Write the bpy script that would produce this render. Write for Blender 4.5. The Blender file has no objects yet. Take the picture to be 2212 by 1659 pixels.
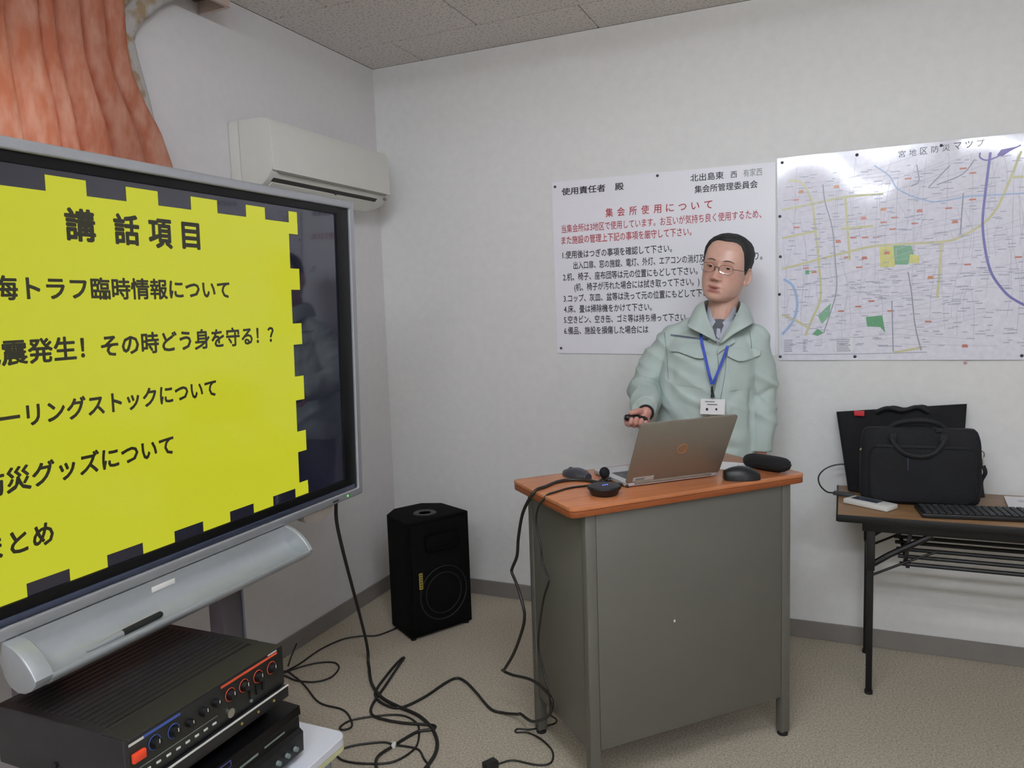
import bpy, bmesh, math, random
import numpy as np
from mathutils import Vector, Matrix, noise
from mathutils.bvhtree import BVHTree
R = math.radians
random.seed(7)
SC = bpy.context.scene
COL = SC.collection

# ------------------------------------------------------------------ camera, world, lights, exposure
cam_data = bpy.data.cameras.new('camera')
cam = bpy.data.objects.new('camera', cam_data); COL.objects.link(cam)
cam_data.sensor_width = 36.0
cam_data.lens = 26.655
cam_data.clip_start = 0.05
CAM = Vector((2.12528, -3.28058, 1.42698))
FWD = Vector((-0.39930803, 0.91104738, -0.10269264)); RGT = Vector((0.91675923, 0.39802584, -0.03358488))
UPV = RGT.cross(FWD)
cam.matrix_world = Matrix(((RGT.x, UPV.x, -FWD.x, CAM.x), (RGT.y, UPV.y, -FWD.y, CAM.y), (RGT.z, UPV.z, -FWD.z, CAM.z), (0, 0, 0, 1)))
SC.camera = cam

w = bpy.data.worlds.new('daylight'); SC.world = w; w.use_nodes = True
w.node_tree.nodes['Background'].inputs[0].default_value = (0.86, 0.93, 1.0, 1)
w.node_tree.nodes['Background'].inputs[1].default_value = 7.0

TUBE = (236, 243, 255)
TUBE_STRENGTH = 72.0
LAMPS = [(1.9, -4.1), (3.5, -4.1), (1.9, -2.5)]      # twin bare-tube battens on the ceiling; the tubes are built with the battens; the last is an added fill

SC.view_settings.view_transform = 'Standard'
SC.view_settings.look = 'None'
SC.view_settings.exposure = 0.0
SC.view_settings.gamma = 1.0
SC.view_settings.use_curve_mapping = False

# ------------------------------------------------------------------ helpers
def lin(c):
    return tuple((v / 12.92 if v <= 0.04045 else ((v + 0.055) / 1.055) ** 2.4) for v in (x / 255.0 for x in c))

MATS = {}
def mat(name, rgb, rough=0.6, metal=0.0, nscale=0, namp=0.0, bump=0.0, bscale=200, spec=0.5, coat=0.0, emit=None, estr=0.0, lin_in=False, detail=4, mix2=None, stretch=None, coat_rough=0.03):
    """procedural principled material: noise-varied colour and fine bump"""
    m = bpy.data.materials.new(name); m.use_nodes = True
    nt = m.node_tree; b = nt.nodes['Principled BSDF']
    c = rgb if lin_in else lin(rgb)
    b.inputs['Base Color'].default_value = (*c, 1)
    b.inputs['Roughness'].default_value = rough; b.inputs['Metallic'].default_value = metal
    b.inputs['Specular IOR Level'].default_value = spec
    b.inputs['Coat Weight'].default_value = coat; b.inputs['Coat Roughness'].default_value = coat_rough
    if emit:
        b.inputs['Emission Color'].default_value = (*lin(emit), 1); b.inputs['Emission Strength'].default_value = estr
    tc = nt.nodes.new('ShaderNodeTexCoord')
    src = tc.outputs['Object']
    if stretch:
        mp = nt.nodes.new('ShaderNodeMapping'); mp.inputs['Scale'].default_value = stretch
        nt.links.new(src, mp.inputs['Vector']); src = mp.outputs['Vector']
    if nscale:
        n = nt.nodes.new('ShaderNodeTexNoise'); n.inputs['Scale'].default_value = nscale; n.inputs['Detail'].default_value = detail
        nt.links.new(src, n.inputs['Vector'])
        r = nt.nodes.new('ShaderNodeValToRGB')
        if mix2:
            c2 = lin(mix2); lo, hi = c, c2
        else:
            lo = tuple(max(0, v * (1 - namp)) for v in c); hi = tuple(min(1, v * (1 + namp)) for v in c)
        r.color_ramp.elements[0].position = 0.3; r.color_ramp.elements[1].position = 0.7
        r.color_ramp.elements[0].color = (*lo, 1); r.color_ramp.elements[1].color = (*hi, 1)
        nt.links.new(n.outputs['Fac'], r.inputs['Fac']); nt.links.new(r.outputs['Color'], b.inputs['Base Color'])
    if bump:
        n2 = nt.nodes.new('ShaderNodeTexNoise'); n2.inputs['Scale'].default_value = bscale; n2.inputs['Detail'].default_value = 3
        nt.links.new(src, n2.inputs['Vector'])
        bp = nt.nodes.new('ShaderNodeBump'); bp.inputs['Strength'].default_value = bump; bp.inputs['Distance'].default_value = 0.002
        nt.links.new(n2.outputs['Fac'], bp.inputs['Height']); nt.links.new(bp.outputs['Normal'], b.inputs['Normal'])
    MATS[name] = m
    return m

class MB:
    """collects shapes into one bmesh"""
    def __init__(s): s.bm = bmesh.new()
    def box(s, c, d, rot=None, bev=0.0, seg=2):
        bm = bmesh.new()
        bmesh.ops.create_cube(bm, size=1.0)
        for v in bm.verts: v.co = Vector((v.co.x * d[0], v.co.y * d[1], v.co.z * d[2]))
        if bev: bmesh.ops.bevel(bm, geom=bm.edges[:], offset=bev, segments=seg, profile=0.5, affect='EDGES')
        M = Matrix.Translation(Vector(c))
        if rot is not None: M = M @ (rot.to_4x4() if isinstance(rot, Matrix) else Matrix.Rotation(rot, 4, 'Z'))
        return s._add(bm, M)
    def _add(s, bm, M=None):
        if M is not None: bmesh.ops.transform(bm, matrix=M, verts=bm.verts)
        t = bpy.data.meshes.new('tmp'); bm.to_mesh(t); bm.free(); s.bm.from_mesh(t); bpy.data.meshes.remove(t)
        return s
    def prism(s, poly, z0, z1, bev=0.0, seg=2, M=None):
        bm = bmesh.new()
        vs = [bm.verts.new((p[0], p[1], z0)) for p in poly]
        f = bm.faces.new(vs); bm.normal_update()
        if f.normal.z > 0: f.normal_flip()
        r = bmesh.ops.extrude_face_region(bm, geom=[f])
        for v in r['geom']:
            if isinstance(v, bmesh.types.BMVert): v.co.z = z1
        bmesh.ops.recalc_face_normals(bm, faces=bm.faces[:])
        if bev: bmesh.ops.bevel(bm, geom=bm.edges[:], offset=bev, segments=seg, profile=0.5, affect='EDGES')
        return s._add(bm, M)
    def cyl(s, a, b, r0, r1=None, n=16, caps=True):
        a = Vector(a); b = Vector(b); r1 = r0 if r1 is None else r1
        bm = bmesh.new(); L = (b - a).length
        bmesh.ops.create_cone(bm, cap_ends=caps, segments=n, radius1=r0, radius2=r1, depth=L)
        q = (b - a).to_track_quat('Z', 'Y')
        return s._add(bm, Matrix.Translation((a + b) / 2) @ q.to_matrix().to_4x4())
    def sph(s, c, r, sc=(1, 1, 1), rot=None, u=20, v=12):
        bm = bmesh.new(); bmesh.ops.create_uvsphere(bm, u_segments=u, v_segments=v, radius=r)
        M = Matrix.Translation(Vector(c))
        if rot is not None: M = M @ rot.to_4x4()
        return s._add(bm, M @ Matrix.Diagonal((*sc, 1)))
    def tube(s, pts, r, n=8, closed=False, rad=None):
        pts = [Vector(p) for p in pts]; N = len(pts); rings = []
        for i, p in enumerate(pts):
            a = pts[i - 1] if (i > 0 or closed) else p; b = pts[(i + 1) % N] if (i < N - 1 or closed) else p
            t = (b - a).normalized()
            ref = Vector((0, 0, 1)) if abs(t.z) < 0.9 else Vector((1, 0, 0))
            x = t.cross(ref).normalized(); y = t.cross(x)
            rr = r if rad is None else rad[i]
            rings.append([s.bm.verts.new(p + (x * math.cos(2 * math.pi * k / n) + y * math.sin(2 * math.pi * k / n)) * rr) for k in range(n)])
        # align each ring with the one before it
        for i in range(1, N):
            best = min(range(n), key=lambda o: sum((rings[i][(k + o) % n].co - rings[i - 1][k].co).length for k in range(0, n, 2)))
            rings[i] = rings[i][best:] + rings[i][:best]
        for i in range(N if closed else N - 1):
            A, B = rings[i], rings[(i + 1) % N]
            for k in range(n): s.bm.faces.new((A[k], A[(k + 1) % n], B[(k + 1) % n], B[k]))
        if not closed:
            s.bm.faces.new(rings[0][::-1]); s.bm.faces.new(rings[-1])
        return s
    def loft(s, rings, cap=True, closed=True):
        vr = [[s.bm.verts.new(p) for p in ring] for ring in rings]
        n = len(vr[0])
        for A, B in zip(vr, vr[1:]):
            for k in range(n if closed else n - 1): s.bm.faces.new((A[k], A[(k + 1) % n], B[(k + 1) % n], B[k]))
        if cap and closed: s.bm.faces.new(vr[0][::-1]); s.bm.faces.new(vr[-1])
        return s
    def lathe(s, prof, c=(0, 0, 0), n=24, M=None):
        rings = [[Vector((r * math.cos(2 * math.pi * k / n), r * math.sin(2 * math.pi * k / n), z)) for k in range(n)] for r, z in prof]
        if M is not None: rings = [[M @ p for p in ring] for ring in rings]
        rings = [[p + Vector(c) for p in ring] for ring in rings]
        return s.loft(rings)
    def quad(s, *p):
        s.bm.faces.new([s.bm.verts.new(q) for q in p]); return s
    def poly(s, pts):
        s.bm.faces.new([s.bm.verts.new(q) for q in pts]); return s
    def build(s, name, m, parent=None, smooth=30, M=None, fix=True):
        if fix: bmesh.ops.recalc_face_normals(s.bm, faces=s.bm.faces[:])
        me = bpy.data.meshes.new(name); s.bm.to_mesh(me); s.bm.free()
        return link(name, me, m, parent, smooth, M)

def link(name, me, m, parent=None, smooth=30, M=None):
    for mm in (m if isinstance(m, (list, tuple)) else [m]): me.materials.append(mm)
    if M is not None: me.transform(M)
    if smooth:
        for p in me.polygons: p.use_smooth = True
        if smooth < 180:
            try: me.set_sharp_from_angle(angle=R(smooth))
            except Exception: pass
    o = bpy.data.objects.new(name, me); COL.objects.link(o)
    if parent is not None: o.parent = parent
    return o

def tag(o, label=None, cat=None, group=None, kind=None):
    if label: o['label'] = label
    if cat: o['category'] = cat
    if group: o['group'] = group
    if kind: o['kind'] = kind
    return o

def empty(name, loc, rot=(0, 0, 0), label=None, cat=None, group=None):
    e = bpy.data.objects.new(name, None); COL.objects.link(e); e.location = loc; e.rotation_euler = rot; e.empty_display_size = 0.1
    return tag(e, label, cat, group)

def spline(pts, k=8):
    """Catmull-Rom through the points"""
    P = [Vector(p) for p in pts]; out = []
    Q = [P[0] * 2 - P[1]] + P + [P[-1] * 2 - P[-2]]
    for i in range(1, len(Q) - 2):
        a, b, c, d = Q[i - 1], Q[i], Q[i + 1], Q[i + 2]
        for j in range(k):
            t = j / k
            out.append(0.5 * ((2 * b) + (c - a) * t + (2 * a - 5 * b + 4 * c - d) * t * t + (3 * b - a - 3 * c + d) * t ** 3))
    out.append(P[-1]); return out

def text_mesh(body):
    cu = bpy.data.curves.new('writing', 'FONT'); cu.body = body; cu.size = 1.0; cu.resolution_u = 2
    o = bpy.data.objects.new('writing', cu); COL.objects.link(o)
    bpy.context.view_layer.update()
    me = bpy.data.meshes.new_from_object(o.evaluated_get(bpy.context.evaluated_depsgraph_get()))
    bpy.data.objects.remove(o); bpy.data.curves.remove(cu)
    return me

def text_on(name, body, m, parent, p0, p1, height, up, nrm, bold=0.012, off=0.0006, vfit=None):
    """writing whose ink runs from p0 to p1 (baseline), em height given, in the plane (p1-p0, up)"""
    me = text_mesh(body)
    if bold:                                   # a heavier stroke: the glyph repeated around itself
        bm = bmesh.new(); k = 8 if bold > 0.015 else 4
        for q in range(k):
            n0 = len(bm.verts); bm.from_mesh(me); bm.verts.ensure_lookup_table()
            d = Vector((math.cos(2 * math.pi * q / k + 0.4), math.sin(2 * math.pi * q / k + 0.4), 0)) * bold
            for v in bm.verts[n0:]: v.co += d + Vector((0, 0, 0.002 * q))
        bm.to_mesh(me); bm.free()
    n = len(me.vertices); co = np.empty(n * 3); me.vertices.foreach_get('co', co); co = co.reshape(-1, 3)
    x0, x1 = co[:, 0].min(), co[:, 0].max(); y0, y1 = co[:, 1].min(), co[:, 1].max()
    p0 = np.array(p0); p1 = np.array(p1); up = np.array(up); nrm = np.array(nrm)
    fx = (co[:, 0] - x0) / (x1 - x0)
    fy = ((co[:, 1] - y0) / (y1 - y0) * height) if vfit else (co[:, 1] + 0.08) * height
    new = p0[None] + fx[:, None] * (p1 - p0)[None] + fy[:, None] * up[None] + nrm[None] * (off + co[:, 2:3] * 0.01)
    me.vertices.foreach_set('co', new.ravel()); me.update()
    return link(name, me, m, parent, 0)

def evaluated(o):
    bpy.context.view_layer.update()
    me = bpy.data.meshes.new_from_object(o.evaluated_get(bpy.context.evaluated_depsgraph_get()))
    return me

def remesh(mb, voxel, smooth_it=4, fac=0.5):
    """fuses overlapping closed shapes into one continuous skin"""
    me = bpy.data.meshes.new('fuse'); bmesh.ops.recalc_face_normals(mb.bm, faces=mb.bm.faces[:]); mb.bm.to_mesh(me); mb.bm.free()
    o = bpy.data.objects.new('fuse', me); COL.objects.link(o)
    md = o.modifiers.new('r', 'REMESH'); md.mode = 'VOXEL'; md.voxel_size = voxel; md.adaptivity = 0
    if smooth_it:
        s = o.modifiers.new('s', 'SMOOTH'); s.iterations = smooth_it; s.factor = fac
    out = evaluated(o)
    bpy.data.objects.remove(o); bpy.data.meshes.remove(me)
    return out

# ------------------------------------------------------------------ materials
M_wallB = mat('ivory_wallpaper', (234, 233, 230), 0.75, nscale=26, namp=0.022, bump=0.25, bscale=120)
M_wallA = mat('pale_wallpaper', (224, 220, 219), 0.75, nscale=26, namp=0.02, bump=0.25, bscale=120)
M_base = mat('grey_vinyl_skirting', (132, 126, 120), 0.5, nscale=8, namp=0.06)
M_rod = mat('wood_trim_dark', (92, 62, 48), 0.5, nscale=12, namp=0.15, stretch=(1, 12, 12))
M_fascia = mat('pale_trim', (190, 172, 160), 0.6, nscale=9, namp=0.05)
M_silver = mat('silver_plastic', (176, 178, 182), 0.32, metal=0.55, nscale=60, namp=0.02)
M_silver2 = mat('silver_tray', (172, 176, 178), 0.36, metal=0.35, nscale=60, namp=0.02)
M_black_gloss = mat('black_gloss', (6, 6, 7), 0.38, nscale=20, namp=0.1, spec=0.3)
M_black = mat('black_plastic', (16, 16, 18), 0.45, nscale=60, namp=0.15, bump=0.1)
M_rubber = mat('black_rubber', (18, 18, 17), 0.6, nscale=90, namp=0.2)
M_cable = mat('black_cable', (30, 28, 24), 0.45, nscale=50, namp=0.15)
M_white_pl = mat('white_plastic', (232, 231, 224), 0.35, nscale=14, namp=0.02)
M_ac = mat('ac_cream', (222, 220, 210), 0.42, nscale=10, namp=0.015)
M_ac_slot = mat('ac_slot_shadow_grey', (138, 132, 122), 0.6, nscale=10, namp=0.05)
M_ac_dark = mat('ac_outlet_dark', (52, 46, 40), 0.6, nscale=10, namp=0.1)
M_deskmetal = mat('beige_grey_steel', (98, 96, 88), 0.42, nscale=5, namp=0.03, bump=0.05, bscale=300)
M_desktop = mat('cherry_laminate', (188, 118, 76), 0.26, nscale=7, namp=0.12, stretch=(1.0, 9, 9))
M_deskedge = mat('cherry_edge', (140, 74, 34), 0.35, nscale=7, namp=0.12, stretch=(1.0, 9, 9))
M_foot = mat('black_foot', (20, 20, 20), 0.6, nscale=40, namp=0.1)
M_spk = mat('speaker_carpet_black', (6, 6, 6), 0.9, nscale=220, namp=0.4, bump=0.5, bscale=400, spec=0.15)
M_grille = mat('speaker_grille_black', (5, 5, 6), 0.8, nscale=300, namp=0.5, bump=0.6, bscale=600, spec=0.15)
M_cone = mat('speaker_cone', (10, 10, 11), 0.6, nscale=60, namp=0.2)
M_gold = mat('gold_badge', (196, 176, 84), 0.35, metal=0.5, nscale=60, namp=0.1)
M_amp = mat('amp_casing', (34, 33, 35), 0.42, nscale=50, namp=0.1, bump=0.1, bscale=400)
M_amp_dark = mat('amp_slot_black', (16, 14, 14), 0.6, nscale=50, namp=0.1)
M_amp_front = mat('amp_fascia', (32, 33, 31), 0.35, nscale=50, namp=0.1)
M_red = mat('red_orange_button', (236, 74, 40), 0.4, nscale=30, namp=0.05)
M_orange_line = mat('orange_print', (214, 84, 52), 0.4, nscale=30, namp=0.05)
M_blue_line = mat('blue_print', (66, 88, 160), 0.4, nscale=30, namp=0.05)
M_print_white = mat('white_print', (214, 212, 204), 0.5, nscale=30, namp=0.05)
M_print_grey = mat('grey_print', (120, 132, 128), 0.5, nscale=30, namp=0.05)
M_purple = mat('violet_outline', (72, 68, 128), 0.4, nscale=30, namp=0.05)
M_tablewood = mat('brown_woodgrain_table', (146, 112, 76), 0.38, nscale=6, namp=0.16, stretch=(1, 10, 10))
M_tableblack = mat('black_table_metal', (7, 7, 7), 0.5, nscale=40, namp=0.1)
M_bag = mat('black_nylon', (11, 12, 17), 0.8, nscale=90, namp=0.25, bump=0.5, bscale=350)
M_bag2 = mat('black_canvas', (10, 10, 13), 0.85, nscale=120, namp=0.2, bump=0.4, bscale=300)
M_bagstrap = mat('black_webbing', (15, 16, 19), 0.7, nscale=160, namp=0.3, bump=0.4, bscale=500)
M_metal = mat('bright_metal', (190, 188, 180), 0.25, metal=0.9, nscale=30, namp=0.05)
M_redtag = mat('red_tag', (200, 40, 52), 0.6, nscale=30, namp=0.05)
M_paper = mat('white_paper', (236, 235, 236), 0.7, nscale=20, namp=0.015)
M_pin = mat('dark_pin', (70, 72, 78), 0.35, metal=0.5, nscale=30, namp=0.1)
M_pink = mat('pink_pin', (196, 160, 156), 0.5, nscale=30, namp=0.05)
M_sign = mat('white_board_sheet', (246, 244, 250), 0.42, nscale=10, namp=0.008)
M_ink = mat('black_ink', (26, 26, 30), 0.5, nscale=30, namp=0.1)
M_redink = mat('red_ink', (178, 42, 48), 0.5, nscale=30, namp=0.05)
M_glass_dark = mat('screen_glass_dark', (16, 16, 24), 0.05, nscale=5, namp=0.05, spec=1.0, coat=0.6, emit=(40, 40, 62), estr=0.30)
M_lap = mat('champagne_silver_lid', (138, 131, 120), 0.42, metal=0.35, nscale=60, namp=0.02)
M_lapdeck = mat('laptop_deck_silver', (200, 200, 204), 0.35, metal=0.4, nscale=60, namp=0.02)
M_key = mat('laptop_key_grey', (88, 90, 94), 0.5, nscale=60, namp=0.05)
M_copper = mat('copper_emblem', (196, 134, 76), 0.35, metal=0.5, nscale=60, namp=0.05)
M_skin_plain = mat('skin_hand', (205, 152, 134), 0.5, nscale=40, namp=0.06, bump=0.1, bscale=500)
M_hair = mat('short_dark_hair', (34, 32, 32), 0.65, nscale=260, namp=0.5, bump=0.8, bscale=420, stretch=(1, 1, 0.35))
M_brow = mat('thin_brow', (92, 72, 66), 0.7, nscale=200, namp=0.3)
M_jacket = mat('sage_work_jacket', (186, 200, 194), 0.85, nscale=9, namp=0.05, bump=0.25, bscale=500)
M_jacket_in = mat('jacket_facing', (166, 178, 176), 0.85, nscale=9, namp=0.05, bump=0.25, bscale=500)
M_shirt = mat('pale_grey_shirt', (196, 200, 210), 0.8, nscale=60, namp=0.03, bump=0.15, bscale=500)
M_collar_shade = mat('dark_grey_collar_shade', (98, 100, 104), 0.8, nscale=60, namp=0.1)
M_trouser = mat('grey_green_trousers', (104, 112, 106), 0.85, nscale=30, namp=0.06, bump=0.2, bscale=400)
M_zip = mat('zip_grey', (96, 102, 118), 0.45, nscale=300, namp=0.3)
M_green_tab = mat('dark_green_tab', (70, 96, 78), 0.7, nscale=150, namp=0.3)
M_lanyard = mat('royal_blue_webbing', (52, 78, 178), 0.65, nscale=160, namp=0.12)
M_frame = mat('spectacle_metal', (58, 48, 48), 0.35, metal=0.4, nscale=60, namp=0.1)
M_eye = mat('eye_white', (196, 186, 180), 0.25, nscale=30, namp=0.03)
M_iris = mat('dark_iris', (34, 24, 20), 0.15, nscale=90, namp=0.2)
M_lip = mat('lip', (176, 98, 92), 0.45, nscale=60, namp=0.06)
M_shoe = mat('black_shoe', (22, 20, 20), 0.4, nscale=30, namp=0.1)
M_seam = mat('jacket_seam_thread', (122, 136, 128), 0.85, nscale=60, namp=0.1)
M_cart = mat('white_melamine', (226, 228, 236), 0.3, nscale=10, namp=0.01)
M_cartedge = mat('pale_yellow_edging', (206, 206, 160), 0.5, nscale=10, namp=0.03)
M_steelpost = mat('grey_steel_post', (112, 106, 114), 0.4, metal=0.3, nscale=20, namp=0.04)
M_steelpost2 = mat('light_steel_flange', (150, 158, 168), 0.4, metal=0.3, nscale=20, namp=0.04)
M_blueled = mat('blue_led', (90, 110, 255), 0.3, emit=(90, 110, 255), estr=2.5)
M_greenled = mat('green_led', (60, 230, 60), 0.3, emit=(60, 230, 60), estr=1.6)

def mat_emit_screen(name, rgb, e):
    m = mat(name, (20, 20, 10), 0.12, spec=0.5); nt = m.node_tree; b = nt.nodes['Principled BSDF']
    b.inputs['Emission Color'].default_value = (*lin(rgb), 1); b.inputs['Emission Strength'].default_value = e
    return m
M_yellow = mat_emit_screen('slide_yellow_light', (200, 203, 44), 0.88)
M_slide_dark = mat_emit_screen('slide_dark_check', (50, 48, 62), 0.35)
M_slide_ink = mat_emit_screen('slide_dark_lettering', (52, 50, 36), 0.5)

def ceiling_mat():
    m = mat('speckled_ceiling_board', (206, 200, 194), 0.9, bump=0.6, bscale=90); nt = m.node_tree; b = nt.nodes['Principled BSDF']
    tc = [n for n in nt.nodes if n.type == 'TEX_COORD'][0]
    n = nt.nodes.new('ShaderNodeTexNoise'); n.inputs['Scale'].default_value = 95; n.inputs['Detail'].default_value = 2.5
    nt.links.new(tc.outputs['Object'], n.inputs['Vector'])
    r = nt.nodes.new('ShaderNodeValToRGB'); r.color_ramp.elements[0].position = 0.36; r.color_ramp.elements[1].position = 0.46
    r.color_ramp.elements[0].color = (*lin((184, 176, 170)), 1); r.color_ramp.elements[1].color = (*lin((226, 220, 215)), 1)
    nt.links.new(n.outputs['Fac'], r.inputs['Fac']); nt.links.new(r.outputs['Color'], b.inputs['Base Color'])
    return m
M_ceil = ceiling_mat()
def floor_mat():
    m = mat('beige_loop_carpet', (186, 170, 142), 0.95, bump=0.7, bscale=260); nt = m.node_tree; b = nt.nodes['Principled BSDF']
    tc = [n for n in nt.nodes if n.type == 'TEX_COORD'][0]
    a = nt.nodes.new('ShaderNodeTexNoise'); a.inputs['Scale'].default_value = 150; a.inputs['Detail'].default_value = 3
    c = nt.nodes.new('ShaderNodeTexNoise'); c.inputs['Scale'].default_value = 2.2; c.inputs['Detail'].default_value = 3
    nt.links.new(tc.outputs['Object'], a.inputs['Vector']); nt.links.new(tc.outputs['Object'], c.inputs['Vector'])
    r = nt.nodes.new('ShaderNodeValToRGB'); r.color_ramp.elements[0].position = 0.32; r.color_ramp.elements[1].position = 0.66
    r.color_ramp.elements[0].color = (*lin((158, 148, 130)), 1); r.color_ramp.elements[1].color = (*lin((202, 193, 175)), 1)
    r2 = nt.nodes.new('ShaderNodeValToRGB'); r2.color_ramp.elements[0].color = (0.86, 0.86, 0.85, 1); r2.color_ramp.elements[1].color = (1.05, 1.03, 1.0, 1)
    mx = nt.nodes.new('ShaderNodeMix'); mx.data_type = 'RGBA'; mx.blend_type = 'MULTIPLY'; mx.inputs[0].default_value = 1
    nt.links.new(a.outputs['Fac'], r.inputs['Fac']); nt.links.new(c.outputs['Fac'], r2.inputs['Fac'])
    nt.links.new(r.outputs['Color'], mx.inputs[6]); nt.links.new(r2.outputs['Color'], mx.inputs[7]); nt.links.new(mx.outputs[2], b.inputs['Base Color'])
    return m
M_floor = floor_mat()

def cloth_mat(name, c1, c2, scale, trans, stretch=(1, 1, 1), lo=0.4, hi=0.6):
    m = mat(name, c1, 0.85, nscale=scale, mix2=c2, bump=0.3, bscale=500, stretch=stretch); nt = m.node_tree
    b = nt.nodes['Principled BSDF']; out = nt.nodes['Material Output']
    rr = [n for n in nt.nodes if n.type == 'VALTORGB'][0]; rr.color_ramp.elements[0].position = lo; rr.color_ramp.elements[1].position = hi
    t = nt.nodes.new('ShaderNodeBsdfTranslucent'); mx = nt.nodes.new('ShaderNodeMixShader'); mx.inputs[0].default_value = trans
    nt.links.new(rr.outputs['Color'], t.inputs['Color'])
    nt.links.new(b.outputs[0], mx.inputs[1]); nt.links.new(t.outputs[0], mx.inputs[2]); nt.links.new(mx.outputs[0], out.inputs['Surface'])
    return m
M_curtain = cloth_mat('coral_curtain', (212, 134, 102), (234, 182, 158), 30, 0.5, (1, 1, 0.35), 0.36, 0.72)
M_lining = cloth_mat('patterned_sheer', (216, 214, 210), (186, 164, 132), 9.0, 0.35, (1, 1, 0.8), 0.54, 0.60)

def clear_glass(name, tint=(1, 1, 1), gl=0.08):
    m = bpy.data.materials.new(name); m.use_nodes = True; nt = m.node_tree; out = nt.nodes['Material Output']
    nt.nodes.remove(nt.nodes['Principled BSDF'])
    t = nt.nodes.new('ShaderNodeBsdfTransparent'); t.inputs[0].default_value = (*tint, 1)
    g = nt.nodes.new('ShaderNodeBsdfGlossy'); g.inputs['Roughness'].default_value = 0.03
    fr = nt.nodes.new('ShaderNodeFresnel'); fr.inputs[0].default_value = 1.45
    mx = nt.nodes.new('ShaderNodeMixShader')
    nt.links.new(fr.outputs[0], mx.inputs[0]); nt.links.new(t.outputs[0], mx.inputs[1]); nt.links.new(g.outputs[0], mx.inputs[2]); nt.links.new(mx.outputs[0], out.inputs['Surface'])
    return m
M_pane = clear_glass('window_glass'); M_lens = clear_glass('spectacle_lens', (0.97, 0.98, 0.97))

def map_mat():
    m = mat('laminated_map_sheet', (236, 234, 244), 0.13, nscale=55, namp=0.05, coat=0.4, coat_rough=0.08, detail=6); nt = m.node_tree; b = nt.nodes['Principled BSDF']
    tc = [n for n in nt.nodes if n.type == 'TEX_COORD'][0]
    n = nt.nodes.new('ShaderNodeTexNoise'); n.inputs['Scale'].default_value = 3.2; n.inputs['Detail'].default_value = 0
    nt.links.new(tc.outputs['Object'], n.inputs['Vector'])
    bp = nt.nodes.new('ShaderNodeBump'); bp.inputs['Strength'].default_value = 0.22; bp.inputs['Distance'].default_value = 0.02
    nt.links.new(n.outputs['Fac'], bp.inputs['Height']); nt.links.new(bp.outputs['Normal'], b.inputs['Normal']); nt.links.new(bp.outputs['Normal'], b.inputs['Coat Normal'])
    return m
M_map = map_mat()
def ink(n, c): return mat('map_ink_' + n, c, 0.3, nscale=60, namp=0.05)
I_grey = ink('grey', (202, 200, 213)); I_grey2 = ink('rail_grey', (158, 160, 172)); I_yel = ink('road_yellow', (212, 208, 164)); I_blue = ink('water_blue', (168, 192, 226))
I_pur = ink('motorway_violet', (126, 120, 182)); I_grn = ink('park_green', (136, 186, 150)); I_grn2 = ink('park_deep_green', (104, 166, 122)); I_ylw = ink('block_yellow', (224, 220, 140))
I_red = ink('label_red', (206, 134, 118)); I_txt = ink('small_text', (182, 182, 198)); I_blk = ink('title', (66, 66, 78)); I_org = ink('label_orange', (214, 148, 104))

# ------------------------------------------------------------------ room shell
RX, RY, RZ = 4.7, -6.2, 2.6
def struct(o): o['kind'] = 'structure'; return o
struct(MB().box((RX / 2, RY / 2, -0.05), (RX + 0.3, -RY + 0.3, 0.1)).build('floor', M_floor, smooth=0))
ceil = struct(MB().box((RX / 2, RY / 2, RZ + 0.075), (RX + 0.3, -RY + 0.3, 0.13)).build('ceiling', M_ac_dark, smooth=0))
# ceiling boards, laid in a running bond with narrow recessed joints
tx, ty = 0.87, 0.45
for j in range(15):
    y1 = -0.0 - (0 if j == 0 else 0.285 + (j - 1) * ty); y0 = -(0.285 + j * ty)
    if y1 <= RY: break
    y0 = max(y0, RY)
    x = -tx + (0.28 if j % 2 == 0 else 0.705)
    while x < RX:
        a, b = max(0, x), min(RX, x + tx)
        if b - a > 0.02:
            g = 0.004
            MB().box(((a + b) / 2, (y0 + y1) / 2, RZ + 0.006), (b - a - g, y1 - y0 - g, 0.012), bev=0.003, seg=1).build('ceiling_board', M_ceil, ceil, smooth=0)
        x += tx
struct(MB().box((RX / 2, 0.06, RZ / 2), (RX + 0.24, 0.12, RZ)).build('wall_back', M_wallB, smooth=0))
struct(MB().box((RX + 0.06, RY / 2, RZ / 2), (0.12, -RY, RZ)).build('wall_right', M_wallB, smooth=0))
struct(MB().box((RX / 2, RY - 0.06, RZ / 2), (RX + 0.24, 0.12, RZ)).build('wall_front', M_wallB, smooth=0))
WY0, WY1, WZ0, WZ1 = -3.35, -1.62, 0.95, 2.2            # window opening in the left wall
wl = MB()
wl.box((-0.06, (WY1 + 0) / 2, RZ / 2), (0.12, -WY1, RZ)); wl.box((-0.06, (WY0 + RY) / 2, RZ / 2), (0.12, WY0 - RY, RZ))
wl.box((-0.06, (WY0 + WY1) / 2, WZ0 / 2), (0.12, WY1 - WY0, WZ0)); wl.box((-0.06, (WY0 + WY1) / 2, (WZ1 + RZ) / 2), (0.12, WY1 - WY0, RZ - WZ1))
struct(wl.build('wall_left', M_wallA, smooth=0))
win = MB()
for yy in (WY0 + 0.025, (WY0 + WY1) / 2, WY1 - 0.025): win.box((-0.06, yy, (WZ0 + WZ1) / 2), (0.05, 0.05, WZ1 - WZ0))
for zz in (WZ0 + 0.025, WZ1 - 0.025): win.box((-0.06, (WY0 + WY1) / 2, zz), (0.05, WY1 - WY0, 0.05))
wo = struct(win.build('window_1', M_silver, smooth=0))
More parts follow.
